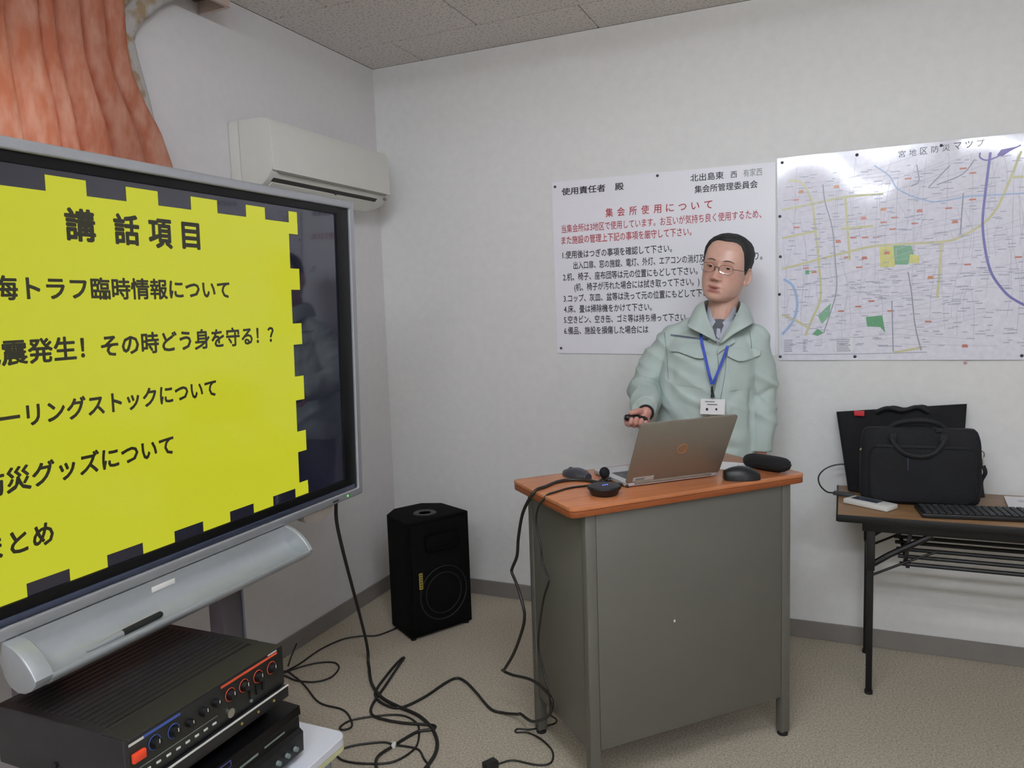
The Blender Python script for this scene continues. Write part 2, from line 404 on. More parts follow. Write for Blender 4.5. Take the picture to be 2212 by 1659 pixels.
for k in range(2):
    ya = WY0 + 0.05 if k == 0 else (WY0 + WY1) / 2 + 0.025; yb = (WY0 + WY1) / 2 - 0.025 if k == 0 else WY1 - 0.05
    MB().box((-0.06, (ya + yb) / 2, (WZ0 + WZ1) / 2), (0.005, yb - ya, WZ1 - WZ0 - 0.1)).build('pane', M_pane, wo, smooth=0)
# skirting boards
bh = 0.0755
struct(MB().box((RX / 2, -0.004, bh / 2), (RX, 0.008, bh), bev=0.002, seg=1).build('baseboard_back', M_base, smooth=0))
struct(MB().box((0.004, RY / 2, bh / 2), (0.008, -RY, bh), bev=0.002, seg=1).build('baseboard_left', M_base, smooth=0))
struct(MB().box((RX - 0.004, RY / 2, bh / 2), (0.008, -RY, bh), bev=0.002, seg=1).build('baseboard_right', M_base, smooth=0))
struct(MB().box((RX / 2, RY + 0.004, bh / 2), (RX, 0.008, bh), bev=0.002, seg=1).build('baseboard_front', M_base, smooth=0))
# lamps on the ceiling; the one nearest the map wall is added fill light
M_tube = mat('lit_fluorescent_tube', (240, 240, 236), 0.4, emit=TUBE, estr=TUBE_STRENGTH)
for i, (lx, ly) in enumerate(LAMPS):
    t = empty('ceiling_light', (lx, ly, RZ), (0, 0, 0), 'white twin tube fluorescent batten on the ceiling, ' + ('above and behind the camera', 'towards the window-less side wall', 'added as fill light nearer to the map wall')[i], 'ceiling light', 'fluorescent ceiling lamps')
    MB().prism([(-0.09, 0.0), (0.09, 0.0), (0.035, -0.055), (-0.035, -0.055)], -0.62, 0.62, 0.003, 2, M=Matrix.Rotation(R(90), 4, 'Z') @ Matrix.Rotation(R(90), 4, 'X')).build('housing', M_white_pl, t)
    for sy in (-0.085, 0.085):
        MB().cyl((-0.59, sy, -0.06), (0.59, sy, -0.06), 0.015, n=16).build('tube', M_tube, t)
        for sx in (-1, 1): MB().box((sx * 0.605, sy, -0.045), (0.025, 0.04, 0.05), bev=0.004).build('tube_holder', M_white_pl, t)

# ------------------------------------------------------------------ curtain, its box and the sheer
t = empty('curtain_box', (0, -2.3, 2.6), label='brown wooden curtain box under the ceiling above the coral curtain', cat='curtain box')
MB().box((0.065, -0.15, -0.055), (0.128, 2.65, 0.012)).build('soffit_board', M_rod, t)
MB().box((0.135, -0.15, -0.05), (0.016, 2.69, 0.098), bev=0.002, seg=1).build('fascia_board', M_fascia, t)
MB().box((0.068, 1.19, -0.052), (0.134, 0.014, 0.098), bev=0.002, seg=1).build('end_board', M_fascia, t)
MB().tube([(0.09, -1.45, -0.075), (0.09, 1.1, -0.075)], 0.011, 12).build('rail', M_white_pl, t)

def curtain_mesh(edge, y_far, x0, amp, pitch, z0, z1, ny=150, nz=60, seed=0, flare=0.22):
    """hanging cloth in uneven pleats; edge(z) gives the free side, whose flare dies out along the cloth"""
    mb = MB(); g = []; ref = edge(2.2)
    rr = random.Random(seed + 5); fs = [ref]; aa = []
    while fs[-1] > y_far: fs.append(fs[-1] - pitch * rr.uniform(0.65, 1.45)); aa.append(amp * rr.uniform(0.55, 1.35))
    aa.append(amp)
    ph_y = np.linspace(ref, y_far, ny + 1); ph = np.interp(-ph_y, [-v for v in fs], np.arange(len(fs)) * 2 * math.pi)
    am = np.interp(-ph_y, [-v for v in fs], aa)
    for i in range(nz + 1):
        z = z0 + (z1 - z0) * i / nz; e = edge(z) - ref; row = []
        for j in range(ny + 1):
            d = ref - ph_y[j]; y = ph_y[j] + e * math.exp(-(d / flare) ** 1.3)
            p = ph[j] + 0.35 * math.sin(2.0 * z + 3 * d); a = am[j] * (0.85 + 0.2 * math.sin(2.6 * z + 7 * d))
            x = x0 + a * math.sin(p) + 0.22 * a * math.sin(2 * p + 1.0) + 0.003 * noise.noise((y * 9, z * 3, seed))
            row.append(mb.bm.verts.new((x, y + 0.5 * a * math.cos(p), z)))
        g.append(row)
    for i in range(nz):
        for j in range(ny): mb.bm.faces.new((g[i][j], g[i][j + 1], g[i + 1][j + 1], g[i + 1][j]))
    return mb
def lerp_tab(tab):
    zs = [a for a, _ in tab]; ys = [b for _, b in tab]
    return lambda z: float(np.interp(z, zs, ys))
e_coral = lerp_tab([(1.0, -1.22), (1.6, -1.30), (1.925, -1.385), (2.02, -1.42), (2.1, -1.475), (2.18, -1.515), (2.25, -1.525), (2.35, -1.525), (2.53, -1.52)])
e_lin = lerp_tab([(1.0, -1.34), (1.9, -1.350), (2.02, -1.375), (2.15, -1.40), (2.26, -1.43), (2.32, -1.44), (2.38, -1.40), (2.47, -1.30), (2.53, -1.20)])
cu = curtain_mesh(e_coral, -3.3, 0.100, 0.019, 0.066, 0.92, 2.52, ny=440).build('curtain', M_curtain, smooth=180)
tag(cu, 'coral orange pleated curtain hanging behind the screen', 'curtain')
li = curtain_mesh(e_lin, -3.35, 0.042, 0.010, 0.10, 0.94, 2.52, ny=300, seed=3).build('sheer_curtain', M_lining, smooth=180)
tag(li, 'pale sheer curtain with beige pattern behind the coral curtain', 'curtain')

# ------------------------------------------------------------------ air conditioner on the left wall
t = empty('air_conditioner', (0, -0.615, 2.02), label='cream wall-mounted air conditioner above the screen corner', cat='air conditioner')
W2 = 0.395
def ac_prof(full=True):
    return [(0.003, 0.125), (0.06, 0.128), (0.15, 0.127), (0.185, 0.118), (0.197, 0.095), (0.203, -0.02), (0.203, -0.062)]
p1 = [(x, z) for x, z in ac_prof()] + [(0.198, -0.068), (0.185, -0.082), (0.160, -0.108), (0.12, -0.128), (0.06, -0.132), (0.003, -0.125)]
def ext(mb, prof, y0, y1, bev=0.0):
    bm = bmesh.new(); vs = [bm.verts.new((x, y0, z)) for x, z in prof]; f = bm.faces.new(vs)
    r = bmesh.ops.extrude_face_region(bm, geom=[f])
    for v in r['geom']:
        if isinstance(v, bmesh.types.BMVert): v.co.y = y1
    bmesh.ops.recalc_face_normals(bm, faces=bm.faces[:])
    if bev: bmesh.ops.bevel(bm, geom=[e for e in bm.edges if abs(e.verts[0].co.y - e.verts[1].co.y) < 1e-6], offset=bev, segments=3, profile=0.5, affect='EDGES')
    return mb._add(bm)
p_back = [(0.003, 0.125), (0.048, 0.127), (0.048, -0.128), (0.003, -0.125)]
ext(MB(), p_back, -W2, W2, 0.002).build('back_plate', M_ac, t)
p_body = [(0.0505, 0.127), (0.15, 0.127), (0.185, 0.118), (0.194, 0.095), (0.198, -0.03), (0.196, -0.062), (0.178, -0.09), (0.150, -0.113), (0.11, -0.128), (0.0505, -0.130)]
ext(MB(), p_body, -W2, W2, 0.005).build('body', M_ac, t)
p_pan = [(0.150, 0.1265), (0.186, 0.119), (0.1985, 0.095), (0.204, -0.02), (0.203, -0.066), (0.198, -0.066), (0.196, -0.02), (0.19, 0.09), (0.18, 0.112), (0.15, 0.121)]
ext(MB(), p_pan, -W2 + 0.0005, W2 - 0.0005, 0.002).build('front_panel', M_ac, t)
ext(MB(), [(0.2035, -0.0675), (0.2035, -0.0735), (0.195, -0.0735), (0.195, -0.0675)], -W2 + 0.035, W2 - 0.03).build('panel_gap', M_ac_slot, t)
ext(MB(), [(0.1795, -0.0905), (0.1670, -0.1018), (0.163, -0.0975), (0.175, -0.0865)], -W2 + 0.028, W2 - 0.075).build('air_outlet', M_ac_dark, t)
ext(MB(), [(0.1665, -0.1035), (0.1685, -0.1070), (0.118, -0.1405), (0.112, -0.1375), (0.150, -0.1135)], -W2 + 0.03, W2 - 0.07, 0.002).build('louver', M_ac, t)
MB().box((0.171, 0.02, -0.102), (0.006, 0.009, 0.012), bev=0.001).build('louver_clip', M_ac_dark, t)
MB().cyl((0.19, W2 - 0.035, -0.085), (0.196, W2 - 0.035, -0.092), 0.008, 0.007, 12).build('indicator', M_ac_slot, t)

# ------------------------------------------------------------------ interactive display
TILT = R(1.5)
scr = empty('display_screen', (0.69, -2.025, 1.30), (0, TILT, 0), 'large silver framed display with yellow lecture slide', 'display')
# local axes: +x out of the glass, +y along the wall to the corner, +z up; centre of panel at y = 0.033
CY = 0.033; HW = 0.755; HH = 0.4705
def frame_ring(mb, y0, y1, z0, z1, iy0, iy1, iz0, iz1, xa, xb, bev=0.004):
    """four mitred bars"""
    o = [(y0, z0), (y1, z0), (y1, z1), (y0, z1)]; i = [(iy0, iz0), (iy1, iz0), (iy1, iz1), (iy0, iz1)]
    bm = bmesh.new()
    V = {}
    for nm, pts in (('o', o), ('i', i)):
        for k, (y, z) in enumerate(pts):
            V[nm, k, 0] = bm.verts.new((xa, y, z)); V[nm, k, 1] = bm.verts.new((xb, y, z))
    for k in range(4):
        n = (k + 1) % 4
        bm.faces.new((V['o', k, 1], V['o', n, 1], V['i', n, 1], V['i', k, 1])); bm.faces.new((V['o', k, 0], V['i', k, 0], V['i', n, 0], V['o', n, 0]))
        bm.faces.new((V['o', k, 0], V['o', n, 0], V['o', n, 1], V['o', k, 1])); bm.faces.new((V['i', k, 0], V['i', k, 1], V['i', n, 1], V['i', n, 0]))
    bmesh.ops.recalc_face_normals(bm, faces=bm.faces[:])
    if bev: bmesh.ops.bevel(bm, geom=bm.edges[:], offset=bev, segments=3, profile=0.5, affect='EDGES')
    mb._add(bm)
    return mb
YR, YL = 0.788, CY * 2 - 0.788
frame_ring(MB(), YL, YR, -0.4705, 0.4705, YL + 0.024, YR - 0.024, -0.4455, 0.4465, -0.055, 0.004, 0.0045).build('silver_frame', M_silver, scr)
frame_ring(MB(), YL + 0.024, YR - 0.024, -0.446, 0.447, YL + 0.084, YR - 0.084, -0.4075, 0.4245, -0.04, -0.004, 0.001).build('black_bezel', M_black_gloss, scr)
MB().box((-0.002, CY, -0.437), (0.006, 1.43, 0.014), bev=0.0025).build('glossy_lower_strip', mat('dark_blue_gloss_strip', (70, 76, 96), 0.15, metal=0.4, nscale=20, namp=0.05), scr)
MB().box((-0.06, CY, 0), (0.06, 1.45, 0.88), bev=0.01).build('back_housing', M_black, scr)
MB().box((-0.0115, CY, 0.0085), (0.005, 1.344, 0.834)).build('glass_panel', M_glass_dark, scr, smooth=0)
# projected slide: yellow sheet with castellated edge
mb = MB()
def srect(y0, y1, z0, z1): mb.quad((-0.0082, y0, z0), (-0.0082, y1, z0), (-0.0082, y1, z1), (-0.0082, y0, z1))
srect(-0.4205, 0.4868, -0.3805, 0.381)
for a, b in ((-0.459, -0.318), (-0.2258, -0.1375), (-0.0422, 0.0421), (0.1377, 0.2215), (0.3213, 0.3928), (0.4887, 0.5245)): srect(a, b, 0.381, 0.4125)
for b, a in ((0.526, 0.468), (0.3735, 0.2968), (0.2101, 0.1194), (0.0306, -0.0587), (-0.1504, -0.2378), (-0.328, -0.459)): srect(a, b, -0.4068, -0.3805)
for a, b in ((0.381, 0.350), (0.253, 0.193), (0.097, 0.0364), (-0.0555, -0.1248), (-0.2165, -0.2766), (-0.3675, -0.3805)): srect(0.4868, 0.5250, b, a)
for a, b in ((0.381, 0.350), (0.253, 0.193), (0.097, 0.0364), (-0.0555, -0.1248), (-0.2165, -0.2766), (-0.3675, -0.3805)): srect(-0.459, -0.4205, b, a)
mb.build('slide_picture', M_yellow, scr, smooth=0, fix=False)
SX = -0.0076
def scr_text(body, y0, y1, z0, z1, bold=0.028):
    text_on('lettering', body, M_slide_ink, scr, (SX, y0, z0), (SX, y1, z0), z1 - z0, (0, 0, 1), (1, 0, 0), bold, 0.0004, vfit=True)['kind'] = 'stuff'
scr_text('講', -0.192, -0.123, 0.2868, 0.3545, 0.036); scr_text('話', -0.080, -0.0145, 0.2862, 0.3535, 0.036)
scr_text('項', 0.009, 0.0755, 0.284, 0.3515, 0.036); scr_text('目', 0.1035, 0.159, 0.2868, 0.3508, 0.036)
scr_text('海トラフ臨時情報について', -0.346, 0.248, 0.168, 0.2155)
scr_text('地震発生！その時どう身を守る！？', -0.391, 0.405, 0.0455, 0.0955)
scr_text('ーリングストックについて', -0.352, 0.1855, -0.0755, -0.029)
scr_text('防災グッズについて', -0.399, 0.0435, -0.1965, -0.1465)
scr_text('まとめ', -0.4045, -0.2655, -0.3165, -0.270)
MB().sph((0.0045, 0.702, -0.459), 0.0034, (0.5, 1, 1), u=10, v=6).build('power_led', M_greenled, scr)
MB().box((0.0035, 0.640, -0.4605), (0.003, 0.030, 0.006), bev=0.001).build('badge', M_pin, scr)
# half-round sensor under the frame
mb = MB(); prof = [(0.0, 0.0), (0.018, -0.002), (0.04, -0.010), (0.058, -0.021), (0.068, -0.0285), (0.072, -0.030)]
rings = []
for k in range(25):
    a = math.pi * k / 24; yy = 0.561 + 0.070 * math.cos(a); dz = 0.034 * math.sin(a) ** 0.8
    rings.append([(0.0, yy, -0.4700), (0.0, yy, -0.4705 - dz), (-0.03, yy, -0.4705 - dz * 0.9), (-0.03, yy, -0.4700)])
mb.loft([[Vector(p) for p in r] for r in rings]); mb.build('sensor_bump', mat('smoky_sensor', (150, 140, 132), 0.3, nscale=20, namp=0.04), scr)
# pen tray: curved channel with closed ends
prof = [(-0.01, -0.4725), (0.003, -0.4725), (0.004, -0.495), (0.009, -0.516), (0.020, -0.531), (0.036, -0.5395), (0.054, -0.5420), (0.070, -0.5395), (0.077, -0.5355), (0.082, -0.5315), (0.087, -0.5320), (0.0895, -0.5375), (0.086, -0.546), (0.074, -0.556), (0.055, -0.563), (0.036, -0.564), (0.014, -0.556), (0.0, -0.54), (-0.01, -0.51)]
TY0, TY1 = -0.356, 0.405
mb = MB(); N = 2
mb.loft([[Vector((x, y, z)) for x, z in prof] for y in (TY0, TY1)]); mb.build('pen_tray', M_silver2, scr, smooth=50)
capp = [(0.0, -0.4725), (0.012, -0.4735), (0.03, -0.479), (0.050, -0.490), (0.068, -0.505), (0.081, -0.520), (0.089, -0.533), (0.086, -0.543), (0.074, -0.555), (0.055, -0.564), (0.036, -0.566), (0.014, -0.558), (0.0, -0.542), (-0.01, -0.51)]
for y0, y1, nm in ((TY1 - 0.004, TY1 + 0.010, 'tray_end_cap'), (TY0 - 0.034, TY0 + 0.004, 'tray_end_cap')):
    mb = MB(); ext(mb, capp, y0, y1, 0.003); mb.build(nm, M_silver2, scr)
MB().box((0.0055, -0.022, -0.4925), (0.002, 0.066, 0.013), bev=0.0009).build('white_label', M_white_pl, scr)
# stand of the display
st = empty('display_stand', (0.53, -1.715, 0), label='grey steel floor stand carrying the display', cat='stand')
for dy, nm in ((0.0, 'post'), (-0.55, 'post')):
    MB().box((0, dy, 0.62), (0.05, 0.075, 1.2), bev=0.003).build(nm, M_steelpost, st)
    MB().box((0.028, dy + 0.038, 0.62), (0.004, 0.006, 1.2)).build('flange', M_steelpost2, st)
    MB().box((0, dy + 0.0405, 0.62), (0.05, 0.005, 1.2), bev=0.001).build('flange', M_steelpost2, st)
    for zz in (0.53, 0.585, 0.70): MB().cyl((0.004, dy + 0.043, zz), (0.004, dy + 0.049, zz), 0.006, 0.005, 10).build('bolt', M_metal, st)
    MB().box((-0.02, dy, 0.03), (0.5, 0.08, 0.05), bev=0.006).build('foot_bar', M_steelpost, st)
    MB().box((0.035, dy, 1.12), (0.03, 0.06, 0.16), bev=0.003).build('mount_bracket', M_steelpost, st)
MB().box((0.0, -0.275, 0.26), (0.04, 0.49, 0.05), bev=0.004).build('cross_bar', M_steelpost, st)
# stylus in the tray
sty = empty('stylus', (0.69 + 0.036, -2.098, 1.30 - 0.5385), label='black and silver stylus pen lying in the display tray', cat='pen')
B = Vector((0.0, 0.0, 0.003)); Tm = Vector((0.0, -0.10, 0.0)); Te = Vector((0.002, -0.185, -0.002))
MB().tube([B + Vector((0, 0.004, 0)), B, B.lerp(Tm, 0.5), Tm], 0.0075, 14, rad=[0.004, 0.0068, 0.0076, 0.0074]).build('barrel', M_black, sty)
MB().tube([Tm, Tm.lerp(Te, 0.45), Tm.lerp(Te, 0.8), Te], 0.007, 14, rad=[0.0073, 0.0062, 0.0036, 0.0018]).build('tip', M_silver, sty)

# ------------------------------------------------------------------ amplifier, deck and cart
t = empty('equipment_cart', (0.76, -2.22, 0), label='white topped low cart carrying the amplifier and deck', cat='cart')
def rrect(x0, x1, y0, y1, r, n=6):
    out = []
    for cx, cy, a0 in ((x1 - r, y1 - r, 0), (x0 + r, y1 - r, 90), (x0 + r, y0 + r, 180), (x1 - r, y0 + r, 270)):
        for k in range(n + 1):
            a = R(a0 + 90 * k / n); out.append((cx + r * math.cos(a), cy + r * math.sin(a)))
    return out
MB().prism(rrect(-0.19, 0.262, -0.40, 0.383, 0.03), 0.378, 0.3985, 0.0015, 1).build('top', M_cart, t)
MB().prism(rrect(-0.1905, 0.2625, -0.4005, 0.3835, 0.03), 0.366, 0.3775).build('edging', M_cartedge, t)
MB().prism(rrect(-0.17, 0.24, -0.38, 0.36, 0.02), 0.12, 0.14, 0.001, 1).build('lower_shelf', M_cart, t)
for sx in (-0.16, 0.225):
    for sy in (-0.36, 0.34):
        lg = MB().cyl((sx, sy, 0.05), (sx, sy, 0.37), 0.012, n=14).build('leg', M_steelpost2, t)
        MB().cyl((sx - 0.012, sy, 0.025), (sx + 0.012, sy, 0.025), 0.025, n=18).build('caster', M_rubber, lg)

t = empty('cassette_deck', (0.80, -2.165, 0.3990), label='black audio deck standing on the white cart under the amplifier', cat='audio deck')
DX, DY = 0.180, 0.21
MB().box((-0.02, 0, 0.069), (0.30, 0.42, 0.118), bev=0.003).build('casing', M_black, t)
fp = [(-DX * 0 + 0.13, 0.012), (0.175, 0.010), (0.184, 0.016), (0.186, 0.062), (0.176, 0.070), (0.176, 0.098), (0.182, 0.104), (0.180, 0.124), (0.13, 0.127)]
ext(MB(), fp, -DY, DY, 0.002).build('front_fascia', M_black_gloss, t)
for sx in (-0.12, 0.11):
    for sy in (-0.17, 0.17): MB().cyl((sx, sy, 0.0), (sx, sy, 0.012), 0.015, n=14).build('foot', M_rubber, t)
def frame_strip(x, y0, y1, z0, z1, m, nm, par, th=0.0022):
    mb = MB()
    mb.box((x, (y0 + y1) / 2, z1), (0.001, y1 - y0, th)); mb.box((x, (y0 + y1) / 2, z0), (0.001, y1 - y0, th))
    mb.box((x, y0, (z0 + z1) / 2), (0.001, th, z1 - z0)); mb.box((x, y1, (z0 + z1) / 2), (0.001, th, z1 - z0))
    return mb.build(nm, m, par, smooth=0)
frame_strip(0.1815, -0.185, -0.01, 0.107, 0.119, M_purple, 'window_outline', t)
MB().box((0.1770, 0.045, 0.084), (0.001, 0.055, 0.005)).build('silver_strip', M_print_grey, t, smooth=0)
MB().box((0.1770, 0.125, 0.086), (0.001, 0.065, 0.004)).build('silver_strip', M_print_grey, t, smooth=0)
MB().box((0.1865, 0.03, 0.050), (0.001, 0.06, 0.006)).build('display_window', M_amp_front, t, smooth=0)
for yy in (0.12, 0.15, 0.178): MB().cyl((0.185, yy, 0.036), (0.193, yy, 0.036), 0.006, 0.005, 12).build('key', M_print_grey, t)
for k in range(5): MB().box((0.1865, -0.17 + k * 0.034, 0.036), (0.006, 0.026, 0.010), bev=0.001).build('key', M_black, t)

t = empty('amplifier', (0.765, -2.1735, 0.5275), label='dark grey mixing amplifier with coloured knobs and red power button', cat='amplifier')
AX, AY = 0.185, 0.2085
zb, zt = 0.018, 0.140
MB().box((-0.006, 0, (zb + zt) / 2), (0.366, 2 * AY - 0.004, zt - zb - 0.002), bev=0.002).build('casing', M_amp, t)
for sx in (-0.14, 0.14):
    for sy in (-0.17, 0.17): MB().cyl((sx, sy, 0.0), (sx, sy, 0.019), 0.014, n=14).build('foot', M_rubber, t)
# slotted lid: dark well with raised slats
MB().box((-0.03, 0.0, zt - 0.0008), (0.27, 0.375, 0.0014)).build('vent_well', M_amp_dark, t, smooth=0)
sl_me = None
for k in range(15):
    xx = -0.155 + k * 0.0180
    if sl_me is None:
        o = MB().box((0, 0, 0), (0.0105, 0.374, 0.003), bev=0.0008, seg=1).build('vent_slat', M_amp, t, smooth=0); sl_me = o.data
    else:
        o = bpy.data.objects.new('vent_slat', sl_me); COL.objects.link(o); o.parent = t
    o.location = (xx, 0, zt + 0.0005)
MB().box((0.150, 0.0, zt + 0.0002), (0.070, 2 * AY - 0.006, 0.003), bev=0.001, seg=1).build('lid_front', M_amp, t, smooth=0)
MB().box((-0.03, -0.197, zt + 0.0002), (0.29, 0.020, 0.003), bev=0.001, seg=1).build('lid_side', M_amp, t, smooth=0)
MB().box((-0.03, 0.197, zt + 0.0002), (0.29, 0.020, 0.003), bev=0.001, seg=1).build('lid_side', M_amp, t, smooth=0)
MB().box((0.178, 0, 0.094), (0.012, 2 * AY, 0.092), bev=0.0025).build('front_fascia', M_amp_front, t)
MB().box((0.183, 0, 0.0325), (0.022, 2 * AY, 0.027), bev=0.002).build('lower_fascia', M_amp, t)
MB().box((0.1935, 0, 0.0462), (0.004, 2 * AY, 0.0030), bev=0.0005, seg=1).build('silver_edge', M_print_white, t, smooth=0)
XF = 0.1845
def ay(y): return y + 2.1735
def az(z): return z - 0.5275
MB().box((XF + 0.004, ay(-2.362), 0.104), (0.008, 0.028, 0.018), bev=0.002).build('power_button', M_red, t)
def knob(y, z, r, ring, nm='knob'):
    k = MB().lathe([(r, 0), (r, 0.006), (r * 0.86, 0.013), (r * 0.4, 0.0138)], n=18, M=Matrix.Rotation(R(90), 3, 'Y').to_4x4()).build(nm, M_black, t)
    k.location = (XF, y, z)
    MB().box((0.0142, 0.0, r * 0.5), (0.001, 0.0015, r * 0.7)).build('pointer', M_print_white, k, smooth=0)
    if ring:
        mb = MB(); mb.tube([(0.0008, (r + 0.003) * math.cos(a), (r + 0.003) * math.sin(a)) for a in [2 * math.pi * q / 24 for q in range(24)]], 0.0009, 6, closed=True)
        mb.build('ring_print', ring, k)
knob(ay(-2.324), 0.108, 0.0105, M_blue_line); knob(ay(-2.280), 0.106, 0.0105, M_blue_line)
knob(ay(-2.243), 0.103, 0.0085, None); knob(ay(-2.206), 0.107, 0.0098, None); knob(ay(-2.174), 0.109, 0.0085, None)
for yy in (-2.132, -2.092, -2.049, -2.006): knob(ay(yy), 0.105, 0.0105, M_orange_line)
MB().box((XF, ay(-2.304), 0.131), (0.0012, 0.085, 0.005)).build('blue_print_bar', M_blue_line, t, smooth=0)
MB().box((XF, ay(-2.070), 0.131), (0.0012, 0.170, 0.005)).build('orange_print_bar', M_orange_line, t, smooth=0)
MB().box((XF, ay(-2.3625), 0.1305), (0.0012, 0.032, 0.0045)).build('brand_print', M_print_white, t, smooth=0)
MB().box((XF, ay(-2.000), 0.1368), (0.0012, 0.028, 0.003)).build('model_print', M_print_white, t, smooth=0)
MB().box((XF - 0.0003, ay(-2.27), 0.078), (0.0012, 0.20, 0.0016)).build('print_line', M_print_grey, t, smooth=0)
for k in range(9): MB().box((XF, ay(-2.365 + 0.0232 * k), 0.066), (0.003, 0.011, 0.005), bev=0.0015).build('push_key', M_print_white, t)
for k in range(3): MB().box((XF + 0.001, ay(-2.075 + 0.02 * k), 0.078), (0.004, 0.006, 0.022), bev=0.001).build('slider', M_black, t)
MB().cyl((XF - 0.002, ay(-2.135), 0.066), (XF + 0.003, ay(-2.135), 0.066), 0.010, n=18).build('microphone_socket', M_metal, t)
MB().cyl((XF - 0.002, ay(-2.075), 0.062), (XF + 0.003, ay(-2.075), 0.062), 0.0035, n=12).build('lamp_dot', M_print_grey, t)
for yy in (-2.115, -2.065, -2.015): MB().cyl((0.192, ay(yy), 0.033), (0.1955, ay(yy), 0.033), 0.003, n=10).build('socket', M_gold, t)
MB().cyl((-0.02, -AY + 0.001, 0.05), (-0.02, -AY - 0.002, 0.05), 0.006, n=10).build('side_screw', M_black, t)

# ------------------------------------------------------------------ loudspeaker in the corner
t = empty('loudspeaker', (0.42, -0.40, 0), label='black wedge-backed loudspeaker standing on the floor in the room corner', cat='loudspeaker')
e1 = Vector((0.489, 0.872, 0)); nin = Vector((-0.872, 0.489, 0))
F0 = Vector((0.440, -0.600, 0)) - Vector((0.42, -0.40, 0))
def sp(u, v, z=0): p = F0 + e1 * u + nin * v; return Vector((p.x, p.y, z))
SWd, SHt = 0.315, 0.522
poly = [sp(0, 0), sp(SWd, 0), sp(SWd - 0.012, 0.20), sp(SWd - 0.085, 0.268), sp(0.085, 0.268), sp(0.012, 0.20)]
MB().prism([(p.x, p.y) for p in poly], 0.012, SHt, 0.006, 2).build('cabinet', M_spk, t)
fr = [sp(0.012, -0.010), sp(SWd - 0.012, -0.010), sp(SWd - 0.012, 0.002), sp(0.012, 0.002)]
MB().prism([(p.x, p.y) for p in fr], 0.030, SHt - 0.018, 0.004, 2).build('front_grille', M_grille, t)
def ringf(c, r, rr, m, nm, dep):
    ax = [c + (e1 * math.cos(a) + Vector((0, 0, 1)) * math.sin(a)) * r for a in [2 * math.pi * q / 40 for q in range(40)]]
    MB().tube([p - nin * dep for p in ax], rr, 8, closed=True).build(nm, m, t, smooth=180)
wc = sp(0.165, 0.0, 0.185)
ringf(wc, 0.118, 0.004, M_cone, 'woofer_ring', 0.009); ringf(wc, 0.09, 0.003, M_cone, 'woofer_surround', 0.010)
MB().lathe([(0.112, 0.0), (0.10, 0.0015), (0.04, 0.0015), (0.03, 0.004), (0.0005, 0.005)], n=32, M=(Matrix.Translation(wc - nin * 0.0095) @ (-nin).to_track_quat('Z', 'Y').to_matrix().to_4x4())).build('woofer_cone', M_grille, t)
MB().box(sp(0.165, -0.0105, 0.42), (0.17, 0.004, 0.075), rot=Matrix((e1, nin, Vector((0, 0, 1)))).transposed(), bev=0.01).build('horn', M_grille, t)
lg = sp(0.052, -0.0115, 0.262)
MB().box(lg, (0.018, 0.003, 0.072), rot=Matrix((e1, nin, Vector((0, 0, 1)))).transposed(), bev=0.001).build('brand_badge', M_gold, t)
for k in range(6): MB().box(lg + Vector((0, 0, -0.027 + 0.011 * k)) - nin * 0.0017, (0.011, 0.0008, 0.0035), rot=Matrix((e1, nin, Vector((0, 0, 1)))).transposed()).build('badge_letter', M_amp_front, t, smooth=0)
cup = sp(0.150, 0.10, SHt)
MB().lathe([(0.052, 0.0), (0.048, 0.004), (0.030, 0.003), (0.024, -0.002), (0.001, -0.002)], c=cup, n=24).build('stand_cup', M_amp, t)
for (u, v) in ((0.02, 0.02), (SWd - 0.02, 0.02), (0.06, 0.24), (SWd - 0.06, 0.24)): MB().cyl(sp(u, v, 0.0), sp(u, v, 0.013), 0.012, n=12).build('foot', M_rubber, t)

# ------------------------------------------------------------------ lectern desk
DA = R(46.6)
DC = Vector((1.586, -0.915, 0))
desk = empty('lectern_desk', DC, (0, 0, DA), 'tall grey steel lectern desk with orange wood top', 'desk')
TW, TD, TZ = 0.84, 0.411, 0.868
def chamf(x0, x1, y0, y1, c):
    return rrect(x0, x1, y0, y1, c, 3)
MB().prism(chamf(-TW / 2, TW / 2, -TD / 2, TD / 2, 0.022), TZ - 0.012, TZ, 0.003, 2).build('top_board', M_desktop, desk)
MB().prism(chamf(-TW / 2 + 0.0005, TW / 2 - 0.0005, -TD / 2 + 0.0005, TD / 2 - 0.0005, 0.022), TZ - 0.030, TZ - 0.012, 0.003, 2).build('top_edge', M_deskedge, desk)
LX, LYf, LYb = 0.352, -0.178, 0.185
PZ = 0.135
for sx in (-1, 1):
    for yy in (LYf, LYb):
        lg = MB().box((sx * LX, yy, (TZ - 0.031 + 0.012) / 2), (0.034, 0.030, TZ - 0.031 - 0.012), bev=0.0035).build('leg', M_deskmetal, desk)
        MB().cyl((sx * LX, yy, 0.0), (sx * LX, yy, 0.014), 0.017, n=14).build('foot', M_foot, lg)
MB().box((0, LYf - 0.007, (TZ - 0.031 + PZ) / 2), (2 * LX - 0.036, 0.012, TZ - 0.031 - PZ), bev=0.002).build('front_panel', M_deskmetal, desk)
MB().box((0.0, LYf - 0.0055, PZ + 0.006), (2 * LX - 0.036, 0.014, 0.012), bev=0.002).build('panel_hem', M_deskmetal, desk)
for sx in (-1, 1):
    MB().box((sx * (LX + 0.008), (LYf + LYb) / 2, (TZ - 0.031 + PZ) / 2), (0.012, LYb - LYf - 0.032, TZ - 0.031 - PZ), bev=0.002).build('side_panel', M_deskmetal, desk)
MB().box((0, 0, TZ - 0.10), (2 * LX - 0.04, LYb - LYf - 0.04, 0.012)).build('inner_shelf', M_deskmetal, desk)
